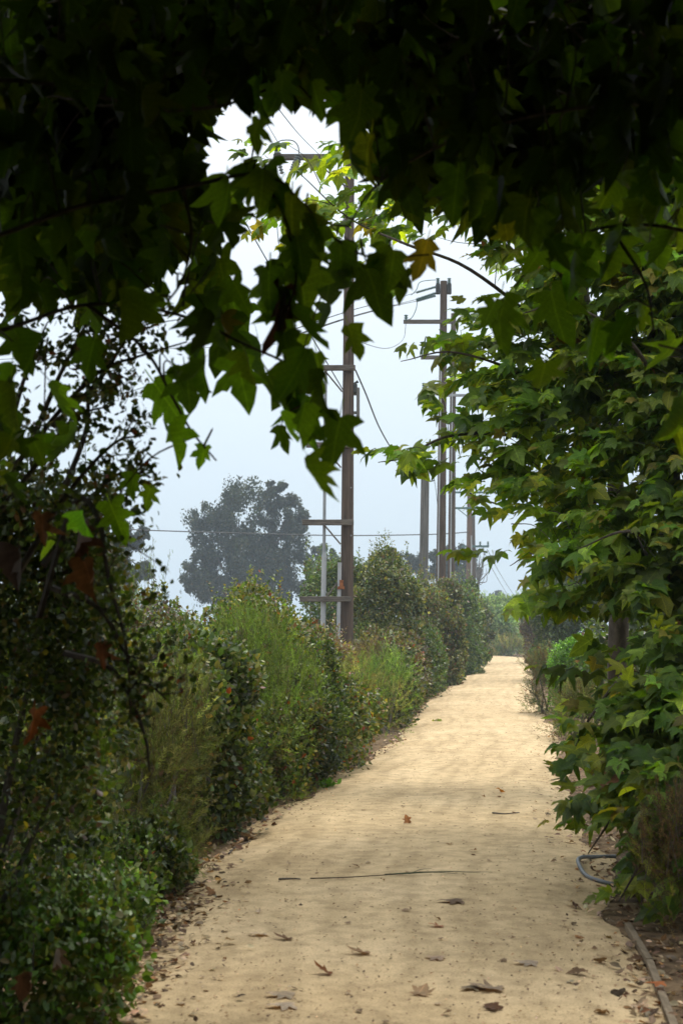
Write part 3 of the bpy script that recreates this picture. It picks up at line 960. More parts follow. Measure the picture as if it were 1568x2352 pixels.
for y in (700, 760, 965, 1000, 1120, 1230):
    MB().tube([P(806, y, d - .13), P(806, y, d - .18)], .018, .018, 6).build('bolt', M_STEEL, p1)

d = 44.0
p2 = empty('post', (P(972, 1440, d)[0], d, 0), 'short grey cut off wooden pole standing alone without arms', 'post')
pole_shaft(p2, (972, 1345), (976, 1079), d, 23, 19, M_GREYPOLE)
MB().tube([P(987, 1106, d - .05), P(998, 1103, d - .05)], .02, .02, 6).build('cable_clamp', M_WIRE, p2)

d = 46.0
p3 = empty('utility_pole', (P(1010, 1440, d)[0], d, 0), 'dark pole with white stripe conduit right of the short grey post', 'utility pole')
pole_shaft(p3, (1012, 1320), (1018.5, 646), d, 24, 16, M_POLE)
MB().tube([P(1005.5, 1335, d - .2), P(1010, 1000, d - .18), P(1013.5, 760, d - .16)], .025, .025, 6).build('conduit', M_PVC, p3)
a31 = arm(p3, 926, 1040, 739, d, 9, off=-.16)
arm(p3, 966, 1045, 821, d, 9, off=-.16)
a32 = arm(p3, 969, 1012, 904, d, 8, M_STEEL, off=-.16)
for x in (1005, 1031):
    bk = MB().box(P(x, 664, d), (.07, .08, .17), None, .02).build('bracket', M_WIRE, p3)
    insulator(bk, P(x, 652, d), P(x, 638, d), .07, M_TEAL, 3)
for y0, y1 in ((659, 668), (673, 684), (679, 688)):
    insulator(p3, P(1000, y0, d - .1), P(955, y1 + 4, d - .1), .05, M_TEAL, 14)
insulator(a32, P(973, 904, d - .16), P(973, 879, d - .16), .07, M_TEAL, 6)
insulator(a31, P(932, 738, d - .16), P(932, 722, d - .16), .07, M_TEAL, 3)
MB().tube(curve([P(1000, 643, d), P(975, 645, d), P(962, 650, d), P(956, 665, d), P(944, 678, d)], 5), .014, .014, 5).build('jumper_wire', M_TEAL, p3)
MB().tube(curve([P(958, 690, d), P(955, 710, d), P(945, 730, d), P(934, 735, d)], 5), .014, .014, 5).build('jumper_wire', M_TEAL, p3)

d = 62.0
p4 = empty('utility_pole', (P(1036, 1440, d)[0], d, 0), 'slim blackish pole with pale stripe, right beside the dark pole', 'utility pole')
pole_shaft(p4, (1036, 1335), (1041, 720), d, 19, 12, M_POLE)
MB().tube([P(1034, 1340, d - .22), P(1036, 1100, d - .2), P(1038, 900, d - .18)], .03, .03, 6).build('conduit', M_PVC, p4)
arm(p4, 1012, 1072, 908, d, 6, M_STEEL)

d = 88.0
p5 = empty('utility_pole', (P(1076, 1440, d)[0], d, 0), 'tan brown farther pole with thin green crossarms, leftmost of the far pair', 'utility pole')
pole_shaft(p5, (1076, 1340), (1078, 1115), d, 14, 11, M_POLE2)
arm(p5, 1028, 1150, 1131, d, 4.5, M_TEAL)
arm(p5, 1038, 1120, 1167, d, 4.5, M_TEAL)
rod(p5, P(1050, 1168, d - .2), P(1075, 1188, d - .2), .03, M_TEAL, 'brace', 5)
rod(p5, P(1112, 1168, d - .2), P(1081, 1188, d - .2), .03, M_TEAL, 'brace', 5)
MB().tube([P(1081.5, 1360, d - .3), P(1082, 1230, d - .3)], .045, .045, 6).build('conduit', M_PVC, p5)
d = 98.0
p6 = empty('utility_pole', (P(1087, 1440, d)[0], d, 0), 'thin dark farthest pole with one drooping arm, rightmost of the far pair', 'utility pole')
pole_shaft(p6, (1088, 1350), (1086, 1180), d, 9, 8, M_POLE)
a6 = arm(p6, 1060, 1122, 1255, d, 5, M_TEAL)
rod(p6, P(1110, 1258, d - .2), P(1091, 1272, d - .2), .03, M_TEAL, 'brace', 5)
for x in (1102, 1120):
    insulator(a6, P(x, 1254, d - .14), P(x, 1243, d - .14), .09, M_TEAL, 3)


def wire(label, pts, r, group=None, n=10, mat=None, name='power_line'):
    o = MB().tube(curve([P(*q) for q in pts], n), r, r, 4).build(name, mat or M_WIRE, None)
    return tag(o, label, 'cable', group)


wire('black cable sagging from the tallest pole down to the short grey post', [(816, 850, 30), (840, 905, 32), (870, 980, 35), (905, 1040, 38), (940, 1080, 41), (968, 1099, 43.7)], .018)
wire('twisted telephone line crossing the sky low behind the poles', [(-2600, 1120, 60), (-900, 1190, 66), (120, 1209, 72), (340, 1218, 75), (600, 1226, 78), (800, 1230, 80), (1000, 1227, 84), (1075, 1222, 87.8)], .03)
for (x, y, xa, ya) in ((735, 357, 655, 270), (640, 330, 540, 150)):
    wire('thin conductor rising from the %s of the tallest pole' % ('top arm, right beside the shaft,' if x > 700 else 'outer left end of the top arm'), [(x, y, 29.8), ((x + xa) / 2, (y + ya) / 2 + 4, 24), (xa, ya, 19), (xa - 90, ya - 120, 14)], .008)
wire('thin guy wire crossing behind the near leaves left of the tallest pole', [(628, 380, 30), (640, 560, 30), (660, 680, 30), (690, 735, 30)], .008)
wire('slanting green conductor left of the tallest pole', [(560, 505, 30), (620, 610, 30.5), (690, 730, 31), (790, 900, 32)], .016)
for k, (ya, yb) in enumerate(((672, 688), (688, 702), (692, 704))):
    wire('%s of three thin conductors strung left from the striped dark pole' % ('topmost', 'middle', 'lowest')[k], [(955, ya, 45.9), (900, yb, 40), (806, yb + 25, 32), (640, yb + 80, 22)], .010, 'conductors strung between the poles')
for k, (xa, xb) in enumerate(((1108, 1172), (1118, 1186))):
    wire('%s of two faint conductors dropping away at the path end' % ('lower', 'upper')[k], [(xa, 1262, 98), ((xa + xb) / 2 - 3, 1320, 130), (xb, 1378, 175)], .022, 'conductors beyond the far poles')
wire('loose loop of thin cable between the two tall poles', [(806, 768, 30), (840, 790, 36), (890, 800, 41), (925, 780, 45), (932, 742, 45.9)], .009)
wire('thin wire hanging down beside the dark pole', [(994, 1085, 46), (1001, 1130, 46), (1006, 1180, 46)], .008)
wire('thin service wire across the sky at left behind the twigs', [(-1500, 800, 34), (-60, 826, 40), (190, 800, 42), (420, 800, 44), (640, 790, 46)], .009)

# ------------------------------------------------------------------ sycamores
GRN = [((.024, .048, .011), 5), ((.032, .06, .012), 4), ((.02, .042, .011), 3), ((.045, .066, .012), 1.2), ((.042, .036, .012), .10)]  # overhead canopy leaves: darker palette with their shade put into it
GRN2 = [((.088, .15, .025), 5), ((.13, .19, .028), 3.4), ((.06, .115, .021), 3), ((.2, .24, .035), 2.5), ((.2, .17, .035), .18), ((.15, .07, .03), .1)]


def grid_sample(rows, y0, dy, x0, dx, perleaf, jig=0.5, gamma=1.0):
    """sample pixel positions from a table of cover digits"""
    out_ = []
    for r, row in enumerate(rows):
        for c, g in enumerate(row):
            if g <= 0:
                continue
            f = min(g / 9.3, .985)
            lam = -math.log(1 - f) * perleaf
            k = rng.poisson(lam)
            if k:
                out_.append(np.stack([x0 + (c + rng.random(k) + 0 * jig) * dx, y0 + (r + rng.random(k)) * dy], -1))
    return np.concatenate(out_)


def add_branch(root, arr, r0, r1, name='branch', mat=None, n=6):
    c = curve([np.asarray(q, float) for q in arr], n)
    MB().tube(c, r0, r1, 8).build(name, mat or M_TWIG, root)
    return c


def build_tree_leaves(root, pos, dirv, nrm, size, col, temps, mat, lim=300, cell=34, name='leaf'):
    """the leaves that show largest become objects, the rest one foliage mesh"""
    N = len(pos)
    var = rng.integers(0, len(temps), N)
    ctr = pos + unit(dirv) * size[:, None] * .45
    px, py, dep = project(ctr)
    inside = (dep > .3) & (px > -20) & (px < 1588) & (py > -20) & (py < 2372)
    order = np.argsort(dep)
    seen, chosen = {}, []
    for i in order:
        if not inside[i]:
            continue
        k = (int(px[i] // cell), int(py[i] // cell))
        if seen.get(k, 0) >= 1:
            continue
        for ddx in (-1, 0, 1):
            for ddy in (-1, 0, 1):
                if abs(ddx) + abs(ddy) < 2:
                    q = (k[0] + ddx, k[1] + ddy)
                    seen[q] = seen.get(q, 0) + 1
        chosen.append(i)
    app = size[chosen] / dep[chosen]
    chosen = np.array(chosen)[np.argsort(-app)][:lim]
    # colour classes so that the shared meshes still vary
    cl = {}
    x, y, z = frames(dirv[chosen], nrm[chosen].copy())
    loc0 = Vector(root.location)
    qc = np.round(np.log(np.maximum(col[chosen], 1e-3)) * 1.6).astype(int)
    for j, i in enumerate(chosen):
        key = (int(var[i]), tuple(qc[j]))
        me = cl.get(key)
        if me is None:
            tv, tt, lc = temps[var[i]]
            me = tri_mesh(name, tv, tt, np.repeat(col[i][None], len(tv), 0), lc)
            me.materials.append(mat)
            cl[key] = me
        o = bpy.data.objects.new(name, me)
        COL.objects.link(o)
        o.parent = root
        s = size[i]
        mt = Matrix(((x[j, 0] * s, y[j, 0] * s, z[j, 0] * s, pos[i, 0] - loc0.x), (x[j, 1] * s, y[j, 1] * s, z[j, 1] * s, pos[i, 1] - loc0.y),
                     (x[j, 2] * s, y[j, 2] * s, z[j, 2] * s, pos[i, 2] - loc0.z), (0, 0, 0, 1)))
        o.matrix_local = mt
    rest = np.ones(N, bool)
    rest[chosen] = False
    if rest.any():
        f = link('foliage', leaves_mesh('foliage', temps, pos[rest], dirv[rest], nrm[rest], size[rest], col[rest], var[rest]), root, mat)
        tag(f, kind='stuff')


def twigs_for(root, ctrs, branch_pts, maxlen=.4, r=.004):
    B = np.array(branch_pts)
    mb = MB()
    for c in ctrs:
        dd = np.linalg.norm(B - c, axis=1)
        k = int(np.argmin(dd))
        b = B[k]
        if dd[k] > maxlen:
            b = c + (b - c) * maxlen / dd[k]
        mid = (b + c) / 2 + np.array([0, 0, .06]) + rng.normal(0, .03, 3)
        mb.tube(curve([b, mid, c], 4), r, r * .45, 4, False)
    tag(mb.build('twigs', M_TWIG, root), kind='stuff')


# ---- the two trees that arch over the camera
TA = empty('sycamore_tree', (-2.75, 3.4, 0), 'shadowed sycamore whose leafy branches hang into the upper left of the view', 'tree', None)
TB = empty('sycamore_tree', (2.95, 3.6, 0), 'shadowed sycamore whose dark canopy fills the top right of the view', 'tree', None)
MB().tube(curve([(-2.75, 3.4, 0), (-2.7, 3.45, 1.2), (-2.55, 3.5, 2.6), (-2.3, 3.6, 4.2), (-1.9, 3.6, 6.0)], 5), .22, .09, 14).build('trunk', M_BARK, TA)
MB().tube(curve([(2.95, 3.6, 0), (2.9, 3.6, 1.2), (2.75, 3.7, 2.6), (2.45, 3.8, 4.2), (2.0, 3.8, 6.0)], 5), .24, .1, 14).build('trunk', M_BARK, TB)
brA, brB = [], []
for arr, r0 in (([(-2.5, 3.5, 2.6), P(-420, 690, 3.7), P(0, 540, 3.85), P(200, 470, 3.95), P(420, 430, 4.05), P(600, 400, 4.15), P(690, 462, 4.25), P(760, 540, 4.35), P(850, 590, 4.45), P(985, 585, 4.5)], .009),
                ([(-2.55, 3.5, 2.3), P(-420, 880, 4.2), P(0, 760, 4.5), P(200, 700, 4.7), P(400, 720, 4.7), P(560, 790, 4.7), P(680, 850, 4.75), P(750, 950, 4.8)], .009),
                ([P(200, 700, 4.7), P(330, 800, 4.75), P(395, 910, 4.8), P(440, 990, 4.8), P(497, 1058, 4.8)], .007),
                ([(-2.4, 3.6, 3.4), P(-300, 150, 3.9), P(100, 190, 4.1), P(350, 250, 4.3), P(520, 240, 4.4), P(660, 190, 4.5), P(720, 230, 4.5)], .009),
                ([(-2.3, 3.6, 4.0), P(-250, -150, 4.2), P(200, -60, 4.6), P(500, 40, 4.8), P(800, 90, 5.0)], .009),
                ([P(600, 400, 4.15), P(660, 520, 4.2), P(680, 640, 4.2), P(640, 760, 4.2)], .006),
                ([P(420, 430, 4.05), P(440, 540, 4.1), P(420, 640, 4.15), P(380, 700, 4.2)], .006)):
    brA += add_branch(TA, arr, r0, .003)[3:]
for arr, r0 in (([(2.75, 3.7, 2.6), P(1900, 420, 4.0), P(1560, 250, 4.2), P(1250, 260, 4.3), P(1000, 340, 4.4), P(860, 430, 4.5), P(800, 520, 4.5)], .009),
                ([(2.75, 3.7, 2.4), P(1900, 700, 4.4), P(1600, 540, 4.6), P(1400, 520, 4.7), P(1250, 580, 4.8), P(1180, 660, 4.8)], .009),
                ([(2.45, 3.8, 4.0), P(1800, -60, 4.2), P(1400, -20, 4.5), P(1050, 90, 4.8), P(860, 170, 5.0), P(780, 250, 5.0)], .010),
                ([P(1400, 520, 4.7), P(1480, 650, 4.6), P(1500, 760, 4.5)], .007), ([P(1250, 580, 4.8), P(1330, 700, 4.8), P(1380, 800, 4.8)], .007)):
    brB += add_branch(TB, arr, r0, .003)[3:]

NEARG = [
    [9, 9, 9, 9, 9, 9, 9, 8, 9, 9, 9, 9, 9, 9],
    [9, 9, 9, 9, 9, 9, 9, 9, 9, 9, 9, 9, 9, 9],
    [9, 9, 9, 9, 4, 4, 4, 6, 9, 9, 9, 9, 9, 9],
    [9, 9, 9, 8, 2, 1, 0, 4, 9, 9, 9, 9, 9, 8],
    [9, 9, 9, 8, 7, 5, 0, 4, 8, 8, 9, 8, 7, 7],
    [8, 8, 9, 8, 7, 5, 2, 4, 3, 4, 6, 6, 6, 7],
    [8, 7, 8, 7, 7, 4, 5, 5, 1, 1, 2, 4, 4, 5],
    [6, 5, 3, 6, 7, 6, 5, 2, 0, 0, 1, 3, 4, 4],
    [6, 5, 1, 3, 6, 7, 5, 0, 0, 0, 0, 1, 2, 3],
    [6, 5, 0, 3, 2, 5, 5, 0, 0, 0, 0, 0, 0, 1],
    [6, 4, 1, 2, 0, 0, 2, 0, 0, 0, 0, 0, 0, 0],
    [3, 2, 1, 0, 0, 0, 0, 0, 0, 0, 0, 0, 0, 0],
    [2, 1, 0, 0, 0, 0, 0, 0, 0, 0, 0, 0, 0, 0],
]
fr = grid_sample(NEARG, -40, 100, 0, 112, 1.9)           # leaf anchors a little above the leaf body
fr_n = len(fr)
dep = 3.9 + rng.random(fr_n) * 1.3
pos = PV(fr[:, 0], fr[:, 1], dep)
# deeper layers only where the canopy is closed
DEEP = [[9 if g >= 9 else (6 if g == 8 else (2 if g == 7 else 0)) for g in row] for row in NEARG]
f2 = grid_sample(DEEP, -60, 100, 0, 112, 14)
pos2 = PV(f2[:, 0], f2[:, 1], 5.0 + rng.random(len(f2)) * 2.4)
pos = np.concatenate([pos, pos2])
ppx = np.concatenate([fr, f2])
# hand-placed hanging leaves that the photograph shows singly
HAND = [(560, 400, 4.12, .13), (600, 415, 4.15, .15), (640, 440, 4.2, .14), (672, 470, 4.22, .17), (700, 500, 4.28, .14), (735, 540, 4.3, .17), (780, 580, 4.38, .16), (520, 430, 4.1, .16), (680, 570, 4.2, .14), (655, 190, 4.4, .19), (720, 205, 4.4, .13), (600, 200, 4.4, .15), (815, 260, 4.5, .14), (690, 150, 4.5, .2), (590, 290, 4.1, .11), (620, 640, 4.2, .2), (840, 620, 4.4, .22), (760, 650, 4.4, .19), (690, 640, 4.3, .2),
        (980, 575, 4.5, .14), (900, 600, 4.45, .15), (930, 640, 4.5, .12), (355, 900, 4.8, .21), (385, 1000, 4.8, .16), (470, 1045, 4.8, .09), (620, 880, 4.7, .24), (690, 900, 4.75, .2), (735, 950, 4.8, .19), (645, 1000, 4.75, .1),
        (800, 770, 4.6, .14), (540, 850, 4.7, .19), (470, 820, 4.7, .2), (425, 870, 4.7, .17), (660, 690, 4.3, .19), (1380, 760, 4.6, .17), (1340, 560, 4.7, .2), (1400, 570, 4.7, .19), (1150, 700, 4.8, .2), (1260, 680, 4.7, .21),
        (310, 1110, 4.9, .11), (345, 1140, 4.9, .09), (255, 1180, 4.9, .16), (1545, 985, 4.9, .16), (1500, 420, 4.7, .18), (1330, 600, 4.7, .19)]
hp = np.array(HAND)
posH = PV(hp[:, 0], hp[:, 1] - 20, hp[:, 2])
pos = np.concatenate([posH, pos])
size = np.concatenate([hp[:, 3] * .9, rng.uniform(.085, .175, len(fr)), rng.uniform(.15, .25, len(f2))])
N = len(pos)
az = rng.random(N) * 6.283
dirv = np.stack([.38 * np.cos(az), .38 * np.sin(az), -np.ones(N)], -1) + rng.normal(0, .12, (N, 3))
az2 = rng.random(N) * 6.283
nrm = np.stack([np.cos(az2), np.sin(az2) * 1.1, np.full(N, .35)], -1)
H = len(HAND)
nrm[:H] = np.stack([rng.normal(0, .45, H), -np.ones(H), np.full(H, .3)], -1)
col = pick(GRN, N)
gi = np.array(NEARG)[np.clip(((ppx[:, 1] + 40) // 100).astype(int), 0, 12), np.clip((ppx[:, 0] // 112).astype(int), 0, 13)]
outer = np.concatenate([np.full(len(HAND), 2), gi])              # canopy shade and backlit glow put into leaf colour by cover digit
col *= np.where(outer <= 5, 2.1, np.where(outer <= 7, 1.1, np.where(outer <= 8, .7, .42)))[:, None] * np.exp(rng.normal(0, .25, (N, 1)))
px_all = np.concatenate([hp[:, 0], ppx[:, 0]])
py_all = np.concatenate([hp[:, 1], ppx[:, 1]])
isA = px_all + .25 * (py_all - 300) < 800 + rng.normal(0, 60, N)
isA[:H] = hp[:, 0] < 1000
# unseen leaf dome added to shade the canopy: over, behind and beside the camera
n = 30000
u = unit(rng.normal(size=(n, 3)))
rr_ = rng.uniform(.8, 1.0, n)[:, None]
rp = np.array([0, -.4, 1.4]) + u * rr_ * np.array([5.2, 6.0, 5.6])
rp2 = np.stack([rng.uniform(-4.5, 4.5, 11000), rng.uniform(-4.5, 7.0, 11000), rng.uniform(3.6, 7.4, 11000)], -1)
rp = np.concatenate([rp, rp2])
rx, ry_, rd = project(rp)
vis = (rd > .1) & (rx > -260) & (rx < 1830) & (ry_ > -130) & (ry_ < 2600)
ok = ~vis & (rp[:, 2] > .35) & (rp[:, 1] < 5.6) & ~((rp[:, 1] > 1.0) & (rp[:, 2] < 2.4) & (np.abs(rp[:, 0]) < 2.2))
rp = rp[ok]
nn = len(rp)
rdv = unit(np.stack([rng.normal(0, 1, nn), rng.normal(0, 1, nn), rng.normal(-.5, .5, nn)], -1))
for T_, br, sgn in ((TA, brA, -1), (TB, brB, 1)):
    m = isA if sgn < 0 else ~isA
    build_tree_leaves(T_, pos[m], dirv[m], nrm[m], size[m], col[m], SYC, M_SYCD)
    cid = np.where(m)[0]
    cc = pos[cid[::4]]
    twigs_for(T_, cc, br)
    q = (rp[:, 0] < 0) if sgn < 0 else (rp[:, 0] >= 0)
    o = link('unseen_foliage', leaves_mesh('unseen_foliage', BIG, rp[q], rdv[q], rng.normal(size=(int(q.sum()), 3)) + np.array([0, 0, .8]), rng.uniform(.24, .4, int(q.sum())), pick(GRN, int(q.sum()))), T_, M_SYCD)
    tag(o, kind='stuff')

# ---- the row of sycamores on the right
TC = empty('sycamore_tree', (2.47, 12.4, 0), 'green sycamore on the right whose mottled trunk shows between its leaves', 'tree', None)
TD = empty('sycamore_tree', (2.8, 10.7, 0), 'nearest right hand sycamore drooping large leaves down to the sand and hose', 'tree', None)
cC = curve([(2.47, 12.4, 0), P(1425, 1700, 12.4), P(1418, 1500, 12.4), P(1425, 1300, 12.4), P(1415, 1180, 12.4), P(1400, 950, 12.4), P(1330, 640, 12.3), P(1290, 200, 12.2)], 5)
MB().tube(cC, .105, .05, 14).build('trunk', M_BARK, TC)
cD = curve([(2.8, 10.7, 0), P(1570, 1700, 10.7), P(1560, 1450, 10.7), P(1540, 1200, 10.7), P(1520, 900, 10.7), P(1490, 500, 10.8), P(1500, 0, 10.9)], 5)
MB().tube(cD, .13, .06, 14).build('trunk', M_BARK, TD)
brC, brD = list(cC[6:]), list(cD[4:])
for arr in ([P(1400, 950, 12.4), P(1250, 760, 11.2), P(1080, 620, 10.6), P(930, 560, 10), P(800, 500, 10.7), P(690, 400, 9.4)],
            [P(1410, 1100, 12.4), P(1220, 1010, 11.3), P(1040, 1000, 11), P(930, 1050, 10.8), P(868, 1062, 10.6)],
            [P(1405, 1000, 12.4), P(1240, 880, 11.2), P(1050, 810, 10.8), P(920, 830, 10.6)],
            [P(1420, 1250, 12.4), P(1280, 1180, 11.8), P(1150, 1160, 12), P(1070, 1130, 12)],
            [P(1420, 1330, 12.4), P(1340, 1290, 12.4), P(1230, 1270, 11.8), P(1170, 1300, 11.8)],
            [P(1330, 640, 12.3), P(1150, 480, 11), P(950, 400, 10.4), P(820, 380, 10)]):
    brC += add_branch(TC, arr, .020, .003)
for arr in ([P(1560, 1450, 10.7), P(1460, 1520, 9.0), P(1360, 1640, 8.9), P(1300, 1760, 8.9)],
            [P(1560, 1500, 10.7), P(1500, 1680, 8.8), P(1420, 1850, 8.5), P(1350, 1960, 8.4)],
            [P(1570, 1700, 10.7), P(1530, 1850, 8.6), P(1470, 1980, 8.1), P(1420, 2070, 7.95)],
            [P(1520, 900, 10.7), P(1440, 780, 9.2), P(1300, 700, 9), P(1200, 720, 9)],
            [P(1545, 1250, 10.7), P(1440, 1220, 9.2), P(1330, 1260, 9.1)]):
    brD += add_branch(TD, arr, .018, .004)

RG = [
    [2, 5, 4, 3, 6, 7, 8, 8, 8],     # 300
    [4, 6, 6, 6, 7, 8, 9, 9, 9],
    [2, 5, 6, 5, 6, 7, 9, 9, 9],
    [0, 1, 1, 0, 2, 7, 9, 9, 9],     # 600
    [0, 0, 0, 2, 7, 9, 9, 9, 9],
    [0, 0, 0, 5, 8, 9, 9, 9, 9],
    [0, 0, 0, 4, 8, 9, 9, 9, 9],     # 900
    [0, 0, 2.5, 6, 7, 9, 9, 9, 9],
    [0, 0, 0, 0, 4, 8, 9, 9, 9],
    [0, 0, 0, 0, 1, 6, 9, 9, 9],     # 1200
    [0, 0, 0, 0, 0, 1, 8, 9, 9],
    [0, 0, 0, 0, 0, 0, 2, 5, 9],
    [0, 0, 0, 0, 0, 0, 1, 3, 9],     # 1500
    [0, 0, 0, 0, 0, 0, 4, 9, 9],
    [0, 0, 0, 0, 0, 0, 5, 9, 9],
    [0, 0, 0, 0, 0, 0, 5, 9, 9],     # 1800
    [0, 0, 0, 0, 0, 0, 1.5, 7, 6],
    [0, 0, 0, 0, 0, 0, 0, 5, 3],
    [0, 0, 0, 0, 0, 0, 0, 1, 0],
]
RG = [row + ([9] * 5 if i < 15 else [6] * 5) for i, row in enumerate(RG)]
g1 = grid_sample(RG, 300, 100, 560, 112, 4.0)
g2 = grid_sample([[0] * 4 + [9] * 10] * 8, -500, 100, 560, 112, .8)
g3 = grid_sample([[0] * 9] * 13 + RG[13:], 300, 100, 560, 112, 2.6)
g3[:, 0] += 40
g = np.concatenate([g1, g2, g3])
g[:, 0] += np.where(g[:, 1] > 1650, 72, np.where(g[:, 1] > 1250, 55, 35))
yy = np.clip((g[:, 1] - 1000) / 1000, 0, 1)
xx = np.clip((g[:, 0] - 900) / 660, 0, 1)
front = 11.3 - 1.6 * xx - 2.0 * yy - .6 * xx * yy
front = np.where(g[:, 0] < 980, 10.3, front)
dd = front + rng.exponential(.75, len(g))
gl = np.where(g[:, 1] > 1470, 5227 / np.maximum(g[:, 1] + 30 - 1440, 1), 60)
dd = np.minimum(dd, gl * .985)
okk = dd > 7.6
g, dd = g[okk], dd[okk]
q = PV(g[:, 0], g[:, 1], dd)
# sprays: each shoot carries about seven leaves, alternately to either side, the youngest at its tip
M7 = 7
ax = unit(np.stack([-np.abs(rng.normal(.9, .45, len(q))), rng.normal(-.4, .5, len(q)), rng.normal(-.12, .3, len(q))], -1))
sidev = unit(np.cross(ax, np.array([0, 0, 1.0])))
ln = rng.uniform(.25, .5, (len(q), 1, 1))
tt_ = (np.arange(M7) / (M7 - 1))[None, :, None] + rng.normal(0, .05, (len(q), M7, 1))
alt = np.where(np.arange(M7) % 2 == 0, 1.0, -1.0)[None, :, None]
spread = (1 - .75 * np.clip(tt_, 0, 1))
outw = unit((ax[:, None] * (.55 + .5 * tt_) + alt * spread * sidev[:, None] * .9 + np.array([0, 0, -.22]) + rng.normal(0, .22, (len(q), M7, 3))).reshape(-1, 3))
nrmq = unit((np.array([-.15, -.3, .9]) + rng.normal(0, .32, (len(q), M7, 3))).reshape(-1, 3))
szq = (rng.uniform(.15, .235, (len(q), 1)) * (1.05 - .45 * np.clip(tt_[..., 0], 0, 1))).reshape(-1)
spray_col = np.repeat(np.exp(rng.normal(0, .22, len(q))), M7)
spray_base = q
q = (q[:, None] + ax[:, None] * (ln * (tt_ - .5))).reshape(-1, 3)
g, dd = np.repeat(g, M7, 0), np.repeat(dd, M7)
tipm = (tt_ > .93).reshape(-1) & (rng.random(len(q)) < .6)
n = len(q)
szq[tipm] *= .8
colq = pick(GRN2, n) * spray_col[:, None]
colq[tipm] = pick([((.13, .17, .04), 3), ((.17, .16, .04), 1)], int(tipm.sum()))
okz = q[:, 2] + outw[:, 2] * szq > .02
q, outw, nrmq, szq, colq, g, dd = q[okz], outw[okz], nrmq[okz], szq[okz], colq[okz], g[okz], dd[okz]
isD = (g[:, 0] + np.clip(g[:, 1] - 1200, -400, 900) * .35 > 1440) & (dd < 11.0)
for T_, m, br in ((TC, ~isD, brC), (TD, isD, brD)):
    far = (g[:, 0] > 1720) | (g[:, 1] < -120)
    build_tree_leaves(T_, q[m & ~far], outw[m & ~far], nrmq[m & ~far], szq[m & ~far], colq[m & ~far], SYC_FLAT, M_SYC, cell=26)
    k = m & far
    uq, ud, un, us_, uc = q[k], outw[k], nrmq[k], szq[k] * 1.15, colq[k]
    for cx_, cy_, cz_, ax_, ay_, az_, cn in (((1.9, 12.2, 6.3, 1.6, .55, .5, 1900), (3.1, 16.7, 7.1, 1.5, .8, .6, 1900)) if T_ is TC else ()):  # unseen leaf clumps added in the sun's way to shade the path
        uu = unit(rng.normal(size=(cn, 3))) * (rng.random((cn, 1)) ** .4)
        uq = np.concatenate([uq, np.array([cx_, cy_, cz_]) + uu * np.array([ax_, ay_, az_])])
        ud = np.concatenate([ud, unit(rng.normal(size=(cn, 3)) * np.array([1, 1, .5]))])
        un = np.concatenate([un, rng.normal(size=(cn, 3)) * .5 + np.array([0, 0, 1.])])
        us_ = np.concatenate([us_, rng.uniform(.15, .25, cn)])
        uc = np.concatenate([uc, pick(GRN2, cn)])
    if len(uq):
        tag(link('unseen_foliage', leaves_mesh('unseen_foliage', BIG, uq, ud, un, us_, uc), T_, M_SYC), kind='stuff')
    ids = np.where(m)[0]
    twigs_for(T_, q[ids[::14]], br, .5, .004)

# ------------------------------------------------------------------ things lying about
def one_leaf(name, label, px, py, s, template, colour, az, tilt=0.1, group=None, lift=.0, cat='fallen leaf'):
    dg = 5227.0 / (py - 1440)
    p = P(px, py, dg)
    z = float(on_path(np.array([p[0]]), np.array([p[1]]))[0])
    tv, tt, lc = template
    # lie on the ground: turn, tilt, then rest the lowest point on it
    ca, sa = math.cos(az), math.sin(az)
    ct, st = math.cos(tilt), math.sin(tilt)
    v = tv * s * np.array([.8, .8, .5])
    v = np.stack([v[:, 0], v[:, 1] * ct - v[:, 2] * st, v[:, 1] * st + v[:, 2] * ct], -1)
    v = np.stack([v[:, 0] * ca - v[:, 1] * sa, v[:, 0] * sa + v[:, 1] * ca, v[:, 2]], -1)
    v[:, 2] -= v[:, 2].min()
    me = tri_mesh(name, v, tt, np.repeat(np.array(colour)[None], len(v), 0), lc)
    o = link(name, me, None, M_DEAD)
    o.location = (p[0], p[1], z + .002 + lift)
    return tag(o, label, cat, group)


